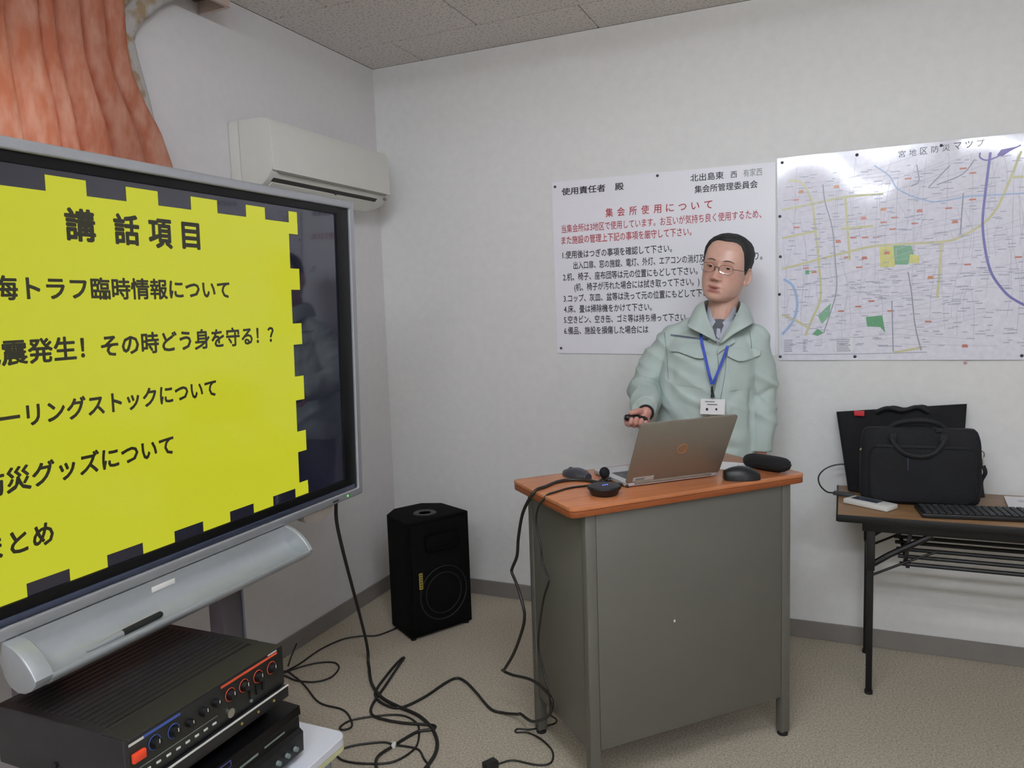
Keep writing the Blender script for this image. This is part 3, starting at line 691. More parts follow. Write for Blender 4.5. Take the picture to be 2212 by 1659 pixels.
MB().box((0, 0.0, 0.30), (2 * LX - 0.04, LYb - LYf - 0.04, 0.012)).build('inner_shelf', M_deskmetal, desk)
MB().sph((-0.075, LYf - 0.0135, 0.475), 0.0035, (1, 0.3, 1.3), u=10, v=6).build('scratch_spot', M_white_pl, desk)

# ------------------------------------------------------------------ things on the lectern
ZT = TZ
lap = empty('laptop', (1.65, -0.977, ZT), (0, 0, R(44.0)), 'open silver laptop on the lectern, lid back to the room', 'laptop')
# local: x along the hinge, +y toward the man
LW, LD, LH = 0.334, 0.222, 0.222
MB().prism(rrect(-LW / 2, LW / 2, 0.0, LD, 0.012), 0.003, 0.016, 0.003, 2).build('base', M_lapdeck, lap)
MB().box((0, 0.090, 0.0163), (LW - 0.05, 0.098, 0.001)).build('keyboard_well', M_ac_slot, lap, smooth=0)
kme = None
for r_ in range(5):
    for c_ in range(13):
        if kme is None:
            o = MB().box((0, 0, 0), (0.0185, 0.0155, 0.002), bev=0.0008, seg=1).build('key', M_key, lap, smooth=0); kme = o.data
        else:
            o = bpy.data.objects.new('key', kme); COL.objects.link(o); o.parent = lap
        o.location = (-0.129 + c_ * 0.0215, 0.052 + r_ * 0.0188, 0.0176)
MB().box((0, 0.180, 0.0163), (0.10, 0.058, 0.0008)).build('touch_pad', M_silver, lap, smooth=0)
for sx in (-0.12, 0.12):
    for sy in (0.02, 0.2): MB().cyl((sx, sy, 0), (sx, sy, 0.0045), 0.006, n=10).build('rubber_foot', M_rubber, lap)
lt = R(27)
LM = Matrix.Translation((0, 0.004, 0.012)) @ Matrix.Rotation(lt, 4, 'X')
mb = MB(); mb.prism(rrect(-LW / 2, LW / 2, 0.0, LH, 0.010), -0.003, 0.003, 0.0015, 2, M=Matrix.Rotation(R(90), 4, 'X'))
lid = mb.build('lid', M_lap, lap, M=LM)
MB().box((0, 0.0036, LH / 2), (LW - 0.012, 0.0012, LH - 0.016)).build('screen', M_black_gloss, lid, smooth=0, M=LM @ Matrix.Diagonal((1, 1, 1, 1)))
MB().cyl((-LW / 2 + 0.03, 0.004, 0.012), (LW / 2 - 0.03, 0.004, 0.012), 0.0065, n=12).build('hinge', M_lap, lap)
# round maker's emblem and two slanted letters
ring = [(0.0165 * math.cos(a), -0.0034, 0.115 + 0.0165 * math.sin(a)) for a in [2 * math.pi * q / 36 for q in range(36)]]
MB().tube(ring, 0.0014, 6, closed=True).build('emblem_ring', M_copper, lid, M=LM)
def bar(x0, z0, x1, z1, w=0.0022):
    d = Vector((x1 - x0, 0, z1 - z0)); n = Vector((-d.z, 0, d.x)).normalized() * w / 2; a = Vector((x0, -0.0035, 0.115 + z0)); b = Vector((x1, -0.0035, 0.115 + z1))
    return [a - n, b - n, b + n, a + n]
mb = MB()
# seen from behind (from -y) x runs to the viewer's right, so the letters read h p
for q in (bar(-0.0095, -0.011, -0.0035, 0.0125), bar(-0.0066, 0.0035, -0.0022, 0.0045), bar(-0.0022, 0.0045, -0.0045, -0.0065),
          bar(0.0012, -0.0125, 0.0062, 0.0045), bar(0.0056, 0.0040, 0.0102, 0.0045), bar(0.0102, 0.0045, 0.0080, -0.0055), bar(0.0080, -0.0055, 0.0034, -0.0060)):
    mb.poly(q)
mb.build('emblem_letters', M_copper, lid, smooth=0, M=LM)
MB().box((-0.110, -0.0034, 0.0155), (0.072, 0.0008, 0.015), bev=0.0003, seg=1).build('sticker', mat('clear_label_sticker', (186, 186, 182), 0.4, nscale=30, namp=0.03), lid, M=LM)
MB().box((-0.122, -0.0040, 0.0155), (0.030, 0.0004, 0.008)).build('sticker_print', M_print_grey, lid, smooth=0, M=LM)

def mouse(name, loc, rz, label, L=0.105, W_=0.06, H=0.036, arch=False):
    o = empty(name, loc, (0, 0, rz), label, 'mouse')
    mb = MB(); rings = []
    for i in range(15):
        s = i / 14; x = -L / 2 + L * s; wv = W_ / 2 * (math.sin(math.pi * (0.07 + 0.86 * s))) ** 0.45; h = H * (0.30 + 0.70 * math.sin(math.pi * (0.08 + 0.75 * s)) ** 0.9)
        if arch: h = H * (0.45 + 0.55 * math.sin(math.pi * (0.1 + 0.85 * s)))
        ring = []
        for k in range(20):
            a = 2 * math.pi * k / 20; zz = math.sin(a)
            ring.append(Vector((x, wv * math.copysign(abs(math.cos(a)) ** 0.75, math.cos(a)), h * (max(0, zz) ** 0.8) + 0.001 if zz > 0 else 0.001)))
        rings.append(ring)
    mb.loft(rings); mb.build('shell', M_black if not arch else mat('dark_silver_shell', (70, 70, 80), 0.3, metal=0.3, nscale=30, namp=0.05), o, smooth=60)
    MB().cyl((L * 0.25, -0.004, H * 0.62), (L * 0.25, 0.004, H * 0.62), 0.010, n=14).build('wheel', M_rubber, o)
    MB().box((L * 0.30, 0, H * 0.62), (0.02, 0.0012, 0.004)).build('button_gap', M_foot, o)
    return o
mouse('computer_mouse', (1.842, -0.888, ZT), R(-160), 'black wireless mouse at the end of the lectern nearest the spectacle case', 0.108, 0.064, 0.040)
mouse('computer_mouse', (1.340, -0.992, ZT), R(150), 'dark grey mouse with shiny side beside the cables on the lectern', 0.112, 0.058, 0.030, arch=True)

t = empty('spectacle_case', (1.902, -0.728, ZT), (0, 0, R(-29)), 'black zipped spectacle case lying on the lectern corner', 'case')
mb = MB(); rings = []
for i in range(21):
    s = -1 + 2 * i / 20; x = 0.083 * s; f = max(0.06, (1 - abs(s) ** 6)) ** 0.5
    rings.append([Vector((x, 0.033 * f * math.copysign(abs(math.cos(a)) ** 0.8, math.cos(a)), 0.0235 + 0.0235 * f * math.copysign(abs(math.sin(a)) ** 0.8, math.sin(a)))) for a in [2 * math.pi * k / 20 for k in range(20)]])
mb.loft(rings); mb.build('shell', M_bag2, t, smooth=60)
mb = MB(); mb.tube([(0.083 * math.cos(a) * 1.0, 0.0335 * math.copysign(abs(math.sin(a)) ** 0.6, math.sin(a)), 0.0235) for a in [2 * math.pi * q / 40 for q in range(40)]], 0.0016, 6, closed=True)
mb.build('zip_seam', M_bagstrap, t)

t = empty('speakerphone_puck', (1.490, -1.185, ZT), (0, 0, R(46.6)), 'round black conference microphone puck with blue light on the lectern', 'microphone')
MB().lathe([(0.036, 0.0), (0.040, 0.004), (0.044, 0.014), (0.049, 0.019), (0.0505, 0.023), (0.046, 0.0275), (0.030, 0.0295), (0.001, 0.0300)], n=32).build('body', M_black, t)
for q in range(3): MB().sph((-0.006 + q * 0.007, -0.004, 0.0297), 0.0028, (1, 1, 0.4), u=10, v=6).build('status_light', M_blueled, t)
t = empty('gooseneck_microphone', (1.440, -1.030, ZT), (0, 0, R(40)), 'small black ball headed microphone beside the laptop hinge', 'microphone')
MB().cyl((0, 0, 0), (0, 0, 0.007), 0.014, 0.012, 18).build('base', M_black, t)
MB().tube(spline([(0, 0, 0.004), (0.001, 0, 0.010), (0.003, -0.002, 0.018)], 5), 0.006, 10).build('neck', M_black, t)
MB().sph((0.004, -0.003, 0.029), 0.0165, (1, 1, 1.08), u=22, v=14).build('foam_head', M_bag2, t)
MB().tube(spline([(0.012, -0.006, 0.006), (0.05, -0.02, 0.006), (0.085, -0.045, 0.0055)], 5), 0.0055, 10).build('plug', M_black, t)

t = empty('paper_sheet', (1.795, -0.690, ZT), (0, 0, R(20)), 'small white printed paper sheet sticking out behind the laptop', 'paper')
MB().prism([(-0.085, -0.060), (0.035, -0.072), (0.050, 0.02), (-0.075, 0.085)], 0.0006, 0.0016).build('sheet', M_paper, t, smooth=0)
MB().prism([(0.004, -0.034), (0.022, -0.040), (0.026, -0.018), (0.008, -0.010)], 0.0017, 0.0021).build('grey_print', M_print_grey, t, smooth=0)

# ------------------------------------------------------------------ folding table by the back wall
t = empty('folding_table', (2.115, -0.005, 0), label='black framed folding table with brown top against the back wall', cat='table')
TH = 0.663; TLn = 1.72
MB().box((TLn / 2, -0.227, TH - 0.013), (TLn, 0.446, 0.024), bev=0.003).build('table_top', M_tablewood, t)
MB().box((TLn / 2, -0.4525, TH - 0.0135), (TLn, 0.006, 0.026), bev=0.002).build('edge_band', M_tableblack, t)
MB().box((-0.002, -0.227, TH - 0.0135), (0.006, 0.448, 0.026), bev=0.002).build('edge_band', M_tableblack, t)
for yy in (-0.405, -0.06): MB().box((TLn / 2, yy, TH - 0.045), (TLn - 0.16, 0.022, 0.038), bev=0.002).build('apron_rail', M_tableblack, t)
for x0, s in ((0.108, 1), (TLn - 0.108, -1)):
    for yy in (-0.402, -0.062):
        lg = MB().box((x0, yy, (TH - 0.03) / 2 + 0.004), (0.021, 0.021, TH - 0.034), bev=0.003).build('leg', M_tableblack, t)
        MB().box((x0, yy, TH - 0.125), (0.027, 0.027, 0.16), bev=0.003).build('leg_sleeve', M_tableblack, lg)
        MB().cyl((x0, yy, 0), (x0, yy, 0.012), 0.014, n=12).build('rubber_foot', M_rubber, lg)
        MB().tube([(x0, yy, TH - 0.19), (x0 + s * 0.06, yy, TH - 0.145), (x0 + s * 0.19, yy, TH - 0.065)], 0.011, 8).build('brace', M_tableblack, lg)
        MB().tube([(x0, yy - 0.006, TH - 0.225), (x0 + s * 0.11, yy - 0.006, TH - 0.165), (x0 + s * 0.20, yy - 0.006, TH - 0.12)], 0.0045, 8).build('brace_rod', M_tableblack, lg)
    MB().box((x0, -0.232, TH - 0.20), (0.018, 0.33, 0.018), bev=0.002).build('cross_bar', M_tableblack, t)
for yy in (-0.395, -0.31, -0.225, -0.14, -0.07):
    MB().cyl((0.20, yy, TH - 0.175), (TLn - 0.20, yy, TH - 0.175), 0.0075, n=8).build('shelf_rod', M_tableblack, t)
for x0 in (0.225, TLn - 0.225):
    for yy in (-0.395, -0.07): MB().box((x0, yy, TH - 0.11), (0.012, 0.012, 0.13), rot=Matrix.Rotation(R(8), 3, 'Y'), bev=0.001).build('shelf_hanger', M_tableblack, t)
    MB().box((x0, -0.232, TH - 0.182), (0.012, 0.34, 0.010)).build('shelf_end', M_tableblack, t)

# tote bag leaning on the wall
ZB = TH
t = empty('tote_bag', (2.335, -0.085, ZB), (R(-4), 0, 0), 'flat black tote bag with red tag leaning on the back wall', 'bag')
mb = MB(); rings = []
for i in range(16):
    s = i / 15; z = 0.001 + 0.325 * s
    x0 = -0.185 - 0.045 * s; x1 = 0.195 + 0.022 * s; th = 0.030 * (1 - 0.80 * s ** 1.4) + 0.005
    ring = []
    for k in range(40):
        a = 2 * math.pi * k / 40; cx = math.copysign(abs(math.cos(a)) ** 0.35, math.cos(a)); sy = math.copysign(abs(math.sin(a)) ** 0.6, math.sin(a))
        x = (x0 + x1) / 2 + (x1 - x0) / 2 * cx
        ring.append(Vector((x, 0.03 - th + th * sy + 0.004 * noise.noise((x * 12, z * 10, 1.0)), z + 0.02 * s * (x / 0.22))))
    rings.append(ring)
mb.loft(rings); mb.build('body', M_bag2, t, smooth=60)
MB().box((-0.148, -0.008, 0.303), (0.036, 0.006, 0.020), bev=0.001).build('red_tag', M_redtag, t)
for dx, dy in ((0.0, -0.012), (0.02, 0.020)):
    MB().tube(spline([(-0.09 + dx, dy, 0.31), (-0.05 + dx, dy, 0.326), (0.0 + dx, dy - 0.004, 0.318), (0.05 + dx, dy, 0.332), (0.09 + dx, dy, 0.314)], 6), 0.008, 8).build('handle', M_bagstrap, t)
# briefcase standing in front
t = empty('briefcase', (2.385, -0.205, ZB), (R(-2), 0, R(3)), 'black nylon briefcase with handles standing on the folding table', 'bag')
def soft_box(mb, w0, w1, d0, d1, z0, z1, n=44, m=16, px=0.28, bul=0.0, seed=0):
    rings = []
    for i in range(m + 1):
        s = i / m; z = z0 + (z1 - z0) * s
        f = (1 - abs(2 * s - 1) ** 7) ** 0.4 if 0 < s < 1 else 0.30
        ww = (w0 + (w1 - w0) * s) * (0.86 + 0.14 * f); dd = (d0 + (d1 - d0) * s + bul * math.sin(math.pi * s)) * (0.72 + 0.28 * f)
        ring = []
        for k in range(n):
            a = 2 * math.pi * k / n; cx = math.copysign(abs(math.cos(a)) ** px, math.cos(a)); sy = math.copysign(abs(math.sin(a)) ** 0.5, math.sin(a))
            q = noise.noise((cx * ww * 9 + seed, z * 9, sy * 2.0)) * 0.006
            ring.append(Vector((cx * (ww + q), sy * (dd + q * 1.6), z)))
        rings.append(ring)
    return mb.loft(rings)
soft_box(MB(), 0.198, 0.192, 0.064, 0.034, 0.001, 0.272, m=26, seed=2, bul=0.006).build('body', M_bag, t, smooth=60)
mb = soft_box(MB(), 0.172, 0.168, 0.016, 0.013, 0.012, 0.205, seed=5); bmesh.ops.translate(mb.bm, verts=mb.bm.verts, vec=(0, -0.054, 0)); mb.build('front_pocket', M_bag, t, smooth=60)
MB().box((0.0, -0.0655, 0.212), (0.30, 0.004, 0.010), bev=0.001).build('pocket_zip', M_bagstrap, t)
MB().box((-0.045, -0.0745, 0.150), (0.004, 0.004, 0.045), bev=0.001).build('zip_pull', mat('dark_violet_cord', (44, 44, 72), 0.6, nscale=60, namp=0.1), t)
hp = [(-0.098, -0.055, 0.240), (-0.085, -0.062, 0.216), (-0.062, -0.067, 0.193), (-0.03, -0.070, 0.181), (0.01, -0.070, 0.181), (0.04, -0.068, 0.194), (0.062, -0.064, 0.218), (0.072, -0.058, 0.240)]
MB().tube(spline(hp, 6), 0.010, 10).build('handle', M_bagstrap, t)
MB().tube(spline([(-0.10, 0.028, 0.262), (-0.07, 0.022, 0.285), (-0.02, 0.016, 0.296), (0.03, 0.016, 0.296), (0.065, 0.022, 0.284), (0.09, 0.028, 0.262)], 6), 0.010, 10).build('handle', M_bagstrap, t)
MB().box((0.056, 0.0, 0.268), (0.022, 0.085, 0.010), bev=0.002).build('handle_strap', M_bagstrap, t)
MB().box((-0.092, -0.058, 0.232), (0.022, 0.006, 0.05), bev=0.002).build('handle_strap', M_bagstrap, t); MB().box((0.069, -0.060, 0.228), (0.024, 0.007, 0.06), bev=0.002).build('handle_strap', M_bagstrap, t)
MB().tube([(0.192 + 0.010 * math.cos(a), -0.02, 0.185 + 0.013 * math.sin(a)) for a in [2 * math.pi * q / 16 for q in range(16)]], 0.0024, 6, closed=True).build('strap_ring', M_metal, t)
MB().tube([(0.194, -0.02, 0.172), (0.197, -0.022, 0.158), (0.199, -0.022, 0.146)], 0.004, 8).build('snap_hook', M_metal, t)
MB().tube(spline([(0.199, -0.02, 0.146), (0.206, -0.02, 0.12), (0.196, -0.01, 0.085), (0.202, -0.01, 0.03)], 6), 0.007, 8).build('shoulder_strap', M_bagstrap, t)
MB().tube([(-0.193, -0.03, 0.196), (-0.197, -0.03, 0.188)], 0.004, 8).build('strap_ring', M_metal, t)

t = empty('handheld_device', (2.222, -0.312, ZB), (0, 0, R(-33)), 'white handheld device with dark display lying before the bags', 'device')
MB().box((0, 0, 0.0095), (0.168, 0.072, 0.018), bev=0.004).build('body', M_white_pl, t)
MB().box((-0.016, 0.006, 0.0189), (0.098, 0.040, 0.001)).build('display', mat('device_display', (78, 84, 100), 0.2, nscale=20, namp=0.05), t, smooth=0)
kb = empty('computer_keyboard', (2.595, -0.338, ZB), (0, 0, R(7)), 'black keyboard lying along the front of the folding table', 'keyboard')
MB().box((0, 0, 0.008), (0.450, 0.128, 0.015), bev=0.003).build('case', M_black, kb)
kme = None
for r_ in range(6):
    for c_ in range(20):
        if kme is None:
            o = MB().box((0, 0, 0), (0.0180, 0.0165, 0.005), bev=0.0015, seg=1).build('key', mat('keyboard_key', (46, 48, 50), 0.5, nscale=200, namp=0.5), kb, smooth=0); kme = o.data
        else:
            o = bpy.data.objects.new('key', kme); COL.objects.link(o); o.parent = kb
        o.location = (-0.205 + c_ * 0.0216, -0.050 + r_ * 0.0200, 0.0178)
t = empty('paper_pad', (2.735, -0.145, ZB), (0, 0, R(3)), 'white paper pad with grey emblem on the folding table behind the keyboard', 'paper')
MB().prism([(-0.078, -0.085), (0.10, -0.085), (0.10, 0.090), (-0.055, 0.090)], 0.001, 0.006).build('pad', M_paper, t, smooth=0)
MB().lathe([(0.018, 0.0062), (0.018, 0.0066), (0.001, 0.0066)], c=(-0.01, 0.02, 0), n=20).build('grey_emblem', mat('faint_grey_print', (206, 204, 208), 0.7, nscale=20, namp=0.02), t)
t = empty('cable_plug', (2.135, -0.185, ZB), label='grey plug with looped black lead on the folding table end', cat='plug')
MB().box((0.0, 0.0, 0.007), (0.075, 0.026, 0.013), rot=R(-14), bev=0.003).build('plug_body', mat('dark_grey_plug', (66, 68, 70), 0.5, nscale=30, namp=0.05), t)
MB().tube(spline([(-0.034, 0.008, 0.007), (-0.060, 0.03, 0.004), (-0.085, 0.055, 0.022), (-0.092, 0.075, 0.050), (-0.075, 0.09, 0.075), (-0.045, 0.10, 0.092), (-0.010, 0.105, 0.100), (0.02, 0.11, 0.098)], 8), 0.0030, 8).build('lead', M_cable, t)

# ------------------------------------------------------------------ notice board, map, pins
t = empty('notice_board', (1.40, -0.004, 1.58), label='white notice sheet of red and black writing behind the man', cat='notice')
ox, oz = 1.40, 1.58
sheet = [(0.917, 1.972), (1.872, 1.963), (1.874, 1.186), (0.923, 1.203)]
MB().prism([(x - ox, z - oz) for x, z in sheet], -0.0025, 0.0025, M=Matrix.Rotation(R(90), 4, 'X')).build('sheet', M_sign, t, smooth=0)
def sgn(body, a, b, h, m, bold=0.010):
    text_on('writing', body, m, t, (a[0] - ox, -0.003, a[1] - oz), (b[0] - ox, -0.003, b[1] - oz), h, (0, 0, 1), (0, -1, 0), bold, 0.0005)['kind'] = 'stuff'
sgn('使用責任者　殿', (0.965, 1.910), (1.250, 1.910), 0.034, M_ink, 0.016)
sgn('北出島東', (1.535, 1.916), (1.670, 1.916), 0.033, M_ink, 0.010); sgn('西', (1.698, 1.916), (1.723, 1.916), 0.030, M_ink, 0.004); sgn('有家西', (1.748, 1.915), (1.821, 1.915), 0.033, M_print_grey, 0.0)
sgn('集会所管理委員会', (1.552, 1.868), (1.804, 1.868), 0.033, M_ink, 0.012)
xs_ = [1.158 + (1.636 - 1.158) * k / 9 for k in range(10)]
for k, ch in enumerate('集会所使用について'):
    sgn(ch, (xs_[k] + 0.008, 1.799), (xs_[k + 1] - 0.012, 1.799), 0.041, M_redink, 0.010)
sgn('当集会所は3地区で使用しています。お互いが気持ち良く使用するため、', (0.960, 1.744), (1.818, 1.746), 0.039, M_redink, 0.004)
sgn('また施設の管理上下記の事項を厳守して下さい。', (0.958, 1.693), (1.538, 1.695), 0.039, M_redink, 0.008)
BL = [('1.使用後はつぎの事項を確認して下さい。', (0.961, 1.629), (1.455, 1.631)), ('出入口扉、窓の施錠、電灯、外灯、エアコンの消灯及', (1.012, 1.580), (1.592, 1.581)), ('り。', (1.791, 1.579), (1.822, 1.579)),
      ('2.机、椅子、座布団等は元の位置にもどして下さい。', (0.961, 1.530), (1.562, 1.532)), ('(机、椅子が汚れた場合には拭き取って下さい。)', (1.013, 1.483), (1.569, 1.486)),
      ('3.コップ、灰皿、盆等は洗って元の位置にもどして下さい。', (0.961, 1.434), (1.642, 1.438)), ('4.床、畳は掃除機をかけて下さい。', (0.961, 1.386), (1.365, 1.385)),
      ('5.空きビン、空き缶、ゴミ等は持ち帰って下さい。', (0.960, 1.338), (1.520, 1.337)), ('6.備品、施設を損傷した場合には', (0.959, 1.288), (1.348, 1.288))]
for b_, a_, c_ in BL: sgn(b_, a_, c_, 0.037, M_ink, 0.013)

mp = empty('area_map', (2.32, -0.004, 1.56), label='large white laminated street map pinned on the back wall', cat='map')
mx, mz = 2.32, 1.56
# the sheet sags slightly between its pins
g = []; mb = MB()
for i in range(25):
    row = []
    for j in range(37):
        u, v = j / 36, i / 24
        x = 1.877 + 0.011 * (1 - v) + (2.80 - 1.88) * u; z = 1.168 + 0.0 * u + (1.976 - 1.168) * v
        d = 0.0035 + 0.0035 * (math.sin(9 * u + 1.2) * math.sin(2.2 * math.pi * v + 0.5)) * (1 - abs(2 * u - 1) ** 4)
        row.append(mb.bm.verts.new((x - mx, -d, z - mz)))
    g.append(row)
for i in range(24):
    for j in range(36): mb.bm.faces.new((g[i][j], g[i][j + 1], g[i + 1][j + 1], g[i + 1][j]))
ms = mb.build('map_sheet', M_map, mp, smooth=180, fix=False)
def mp_y(x, z):
    u = (x - 1.888) / 0.92; v = (z - 1.168) / 0.808
    return -(0.0035 + 0.0035 * (math.sin(9 * u + 1.2) * math.sin(2.2 * math.pi * v + 0.5)) * (1 - abs(2 * u - 1) ** 4)) - 0.0007
def ribbon(mb, pts, wd, lift=0.0, k=5):
    P = spline([(x, 0, z) for x, z in pts], k) if len(pts) > 2 else [Vector((pts[0][0] + (pts[1][0] - pts[0][0]) * q / 6, 0, pts[0][1] + (pts[1][1] - pts[0][1]) * q / 6)) for q in range(7)]
    prev = None
    for i, p in enumerate(P):
        a = P[max(0, i - 1)]; b = P[min(len(P) - 1, i + 1)]; d = (b - a).normalized(); n = Vector((-d.z, 0, d.x)) * wd / 2
        L_ = mb.bm.verts.new((p.x - n.x - mx, mp_y(p.x, p.z) - lift, p.z - n.z - mz)); R_ = mb.bm.verts.new((p.x + n.x - mx, mp_y(p.x, p.z) - lift, p.z + n.z - mz))
        if prev: mb.bm.faces.new((prev[0], L_, R_, prev[1]))
        prev = (L_, R_)
def clipx(pts): return [(min(x, 2.795), z) for x, z in pts]
rnd = random.Random(11)
mb = MB()
for k in range(75):
    x = 1.91 + 0.88 * rnd.random(); z0 = 1.22 + 0.55 * rnd.random(); L_ = 0.06 + 0.28 * rnd.random()
    ribbon(mb, [(x, z0), (x + 0.01 * rnd.uniform(-1, 1), z0 + L_ / 2), (x + 0.03 * rnd.uniform(-1, 1), min(1.92, z0 + L_))], 0.0016)
for k in range(85):
    z = 1.22 + 0.68 * rnd.random(); x0 = 1.91 + 0.6 * rnd.random(); L_ = 0.08 + 0.28 * rnd.random(); sl = rnd.uniform(-0.05, 0.15)
    ribbon(mb, [(x0, z), (x0 + L_ / 2, z + L_ * sl), (min(2.79, x0 + L_), z + L_ * sl * 2.1)], 0.0016)
mb.build('minor_streets', I_grey, mp, smooth=0, fix=False)['kind'] = 'stuff'
YL_ = [[(1.897, 1.772), (2.008, 1.786), (2.134, 1.803), (2.261, 1.803)], [(1.922, 1.884), (1.97, 1.871), (2.008, 1.794), (2.022, 1.68), (2.034, 1.566), (2.043, 1.422), (2.011, 1.33), (1.987, 1.267)], [(2.129, 1.8), (2.138, 1.683), (2.147, 1.559)], [(2.115, 1.682), (2.227, 1.685)], [(1.898, 1.66), (2.02, 1.68)], [(1.898, 1.538), (2.034, 1.568), (2.147, 1.593), (2.249, 1.609), (2.454, 1.61), (2.515, 1.622), (2.584, 1.662), (2.628, 1.711), (2.661, 1.791), (2.702, 1.914)], [(2.459, 1.607), (2.455, 1.489), (2.449, 1.402)], [(2.305, 1.197), (2.404, 1.216)], [(1.898, 1.354), (1.946, 1.332), (1.995, 1.302)], [(2.678, 1.825), (2.78, 1.821)]]
for L_ in YL_:
    mb = MB(); ribbon(mb, L_, 0.0085, 0.0001); mb.build('yellow_road', I_yel, mp, smooth=0, fix=False)
mb = MB(); ribbon(mb, [(2.229, 1.912), (2.28, 1.869), (2.305, 1.823), (2.345, 1.793), (2.389, 1.773), (2.437, 1.758), (2.507, 1.765), (2.554, 1.769), (2.716, 1.765)], 0.0045, 0.00012); mb.build('river', I_blue, mp, smooth=0, fix=False)
mb = MB(); ribbon(mb, [(1.904, 1.497), (1.94, 1.466), (1.956, 1.396), (1.94, 1.326), (1.899, 1.274)], 0.010, 0.00012); mb.build('river', I_blue, mp, smooth=0, fix=False)
for L_ in ([(2.048, 1.858), (2.056, 1.79), (2.083, 1.687), (2.095, 1.562), (2.101, 1.448), (2.081, 1.363), (2.055, 1.277)], [(2.35, 1.505), (2.364, 1.422), (2.378, 1.3), (2.4, 1.205)], [(2.297, 1.396), (2.305, 1.2)], [(2.526, 1.782), (2.52, 1.635)], [(2.412, 1.813), (2.481, 1.886)], [(2.355, 1.822), (2.38, 1.84), (2.372, 1.9)], [(2.44, 1.82), (2.52, 1.85), (2.56, 1.90)]):
    mb = MB(); ribbon(mb, L_, 0.004, 0.00016); mb.build('railway_line', I_grey2, mp, smooth=0, fix=False)
mb = MB(); ribbon(mb, [(2.607, 1.919), (2.595, 1.771), (2.59, 1.672), (2.6, 1.577), (2.62, 1.492), (2.654, 1.432), (2.695, 1.388), (2.79, 1.33)], 0.0085, 0.0003); mb.build('motorway', I_pur, mp, smooth=0, fix=False)
mb = MB(); ribbon(mb, [(2.575, 1.922), (2.575, 1.905), (2.595, 1.893), (2.625, 1.900), (2.70, 1.935)], 0.005, 0.0003); mb.build('motorway', I_pur, mp, smooth=0, fix=False)
def patch(pts, m, nm):
    mb = MB(); mb.poly([(x - mx, mp_y(x, z) - 0.0001, z - mz) for x, z in pts]); mb.build(nm, m, mp, smooth=0, fix=False)
patch([(2.299, 1.606), (2.36, 1.602), (2.368, 1.569), (2.349, 1.532), (2.305, 1.534)], I_grn, 'park_patch'); patch([(2.251, 1.603), (2.299, 1.603), (2.305, 1.526), (2.255, 1.526)], I_ylw, 'school_patch')
patch([(2.356, 1.57), (2.388, 1.563), (2.386, 1.536), (2.352, 1.537)], I_ylw, 'school_patch'); patch([(2.081, 1.395), (2.033, 1.347), (2.049, 1.312), (2.076, 1.346)], I_grn, 'park_patch')
patch([(2.012, 1.272), (2.033, 1.295), (2.055, 1.277), (2.033, 1.266)], I_grn2, 'park_patch'); patch([(2.207, 1.337), (2.265, 1.341), (2.276, 1.274), (2.258, 1.297), (2.212, 1.3)], I_grn2, 'park_patch'); patch([(2.627, 1.907), (2.64, 1.925), (2.69, 1.932), (2.645, 1.902)], I_pur, 'junction_patch')
patch([(1.985, 1.528), (2.0, 1.528), (2.0, 1.512), (1.985, 1.512)], I_grn2, 'park_patch')
reds = [(1.968, 1.837), (1.949, 1.807), (2.097, 1.845), (2.194, 1.717), (2.262, 1.745), (2.385, 1.73), (2.502, 1.681), (1.952, 1.699), (2.105, 1.634), (2.159, 1.645), (2.238, 1.641), (2.277, 1.58), (2.199, 1.565), (2.376, 1.555), (2.137, 1.571), (1.988, 1.536), (2.018, 1.521), (2.426, 1.48), (2.546, 1.522), (2.704, 1.54), (2.226, 1.398), (2.18, 1.378), (2.118, 1.362), (2.293, 1.358), (2.238, 1.308), (2.422, 1.314), (2.544, 1.221), (2.344, 1.852), (2.523, 1.871), (2.554, 1.852), (2.48, 1.732), (2.556, 1.757), (2.3, 1.711), (2.263, 1.696), (2.369, 1.684), (2.295, 1.668), (2.2, 1.643), (2.181, 1.53)]
for k, (x, z) in enumerate(reds):
    big = k in (0, 2, 3, 4, 5, 6, 8, 11, 12, 13, 16, 17, 24, 26); wd, hh = (0.011, 0.0055) if big else (0.011, 0.003)
    patch([(x - wd, z - hh), (x + wd, z - hh), (x + wd * 0.7, z + hh), (x - wd * 0.7, z + hh)] if big else [(x - wd, z - hh), (x + wd, z - hh), (x + wd, z + hh), (x - wd, z + hh)], I_org if k in (0, 2, 4, 16, 17) else I_red, 'red_label')
mb = MB()
for k in range(420):
    x = 1.905 + 0.86 * rnd.random(); z = 1.215 + 0.69 * rnd.random(); wd = 0.006 + 0.012 * rnd.random()
    mb.poly([(x - wd - mx, mp_y(x, z) - 0.0002, z - 0.0016 - mz), (x + wd - mx, mp_y(x, z) - 0.0002, z - 0.0016 - mz), (x + wd - mx, mp_y(x, z) - 0.0002, z + 0.0016 - mz), (x - wd - mx, mp_y(x, z) - 0.0002, z + 0.0016 - mz)])
mb.build('small_place_names', I_txt, mp, smooth=0, fix=False)['kind'] = 'stuff'
patch([(1.903, 1.256), (2.161, 1.256), (2.161, 1.199), (1.903, 1.199)], M_paper, 'legend_box')
mb = MB()
for x0, x1 in ((1.906, 1.943), (1.978, 1.998), (2.103, 2.155)):
    for q in range(7):
        z = 1.250 - q * 0.0075; xe = x1 - 0.010 * rnd.random()
        yy = mp_y((x0 + x1) / 2, z) - 0.0004
        mb.poly([(x0 - mx, yy, z - 0.0022 - mz), (xe - mx, yy, z - 0.0022 - mz), (xe - mx, yy, z + 0.0022 - mz), (x0 - mx, yy, z + 0.0022 - mz)])
mb.build('legend_print', I_txt, mp, smooth=0, fix=False)['kind'] = 'stuff'
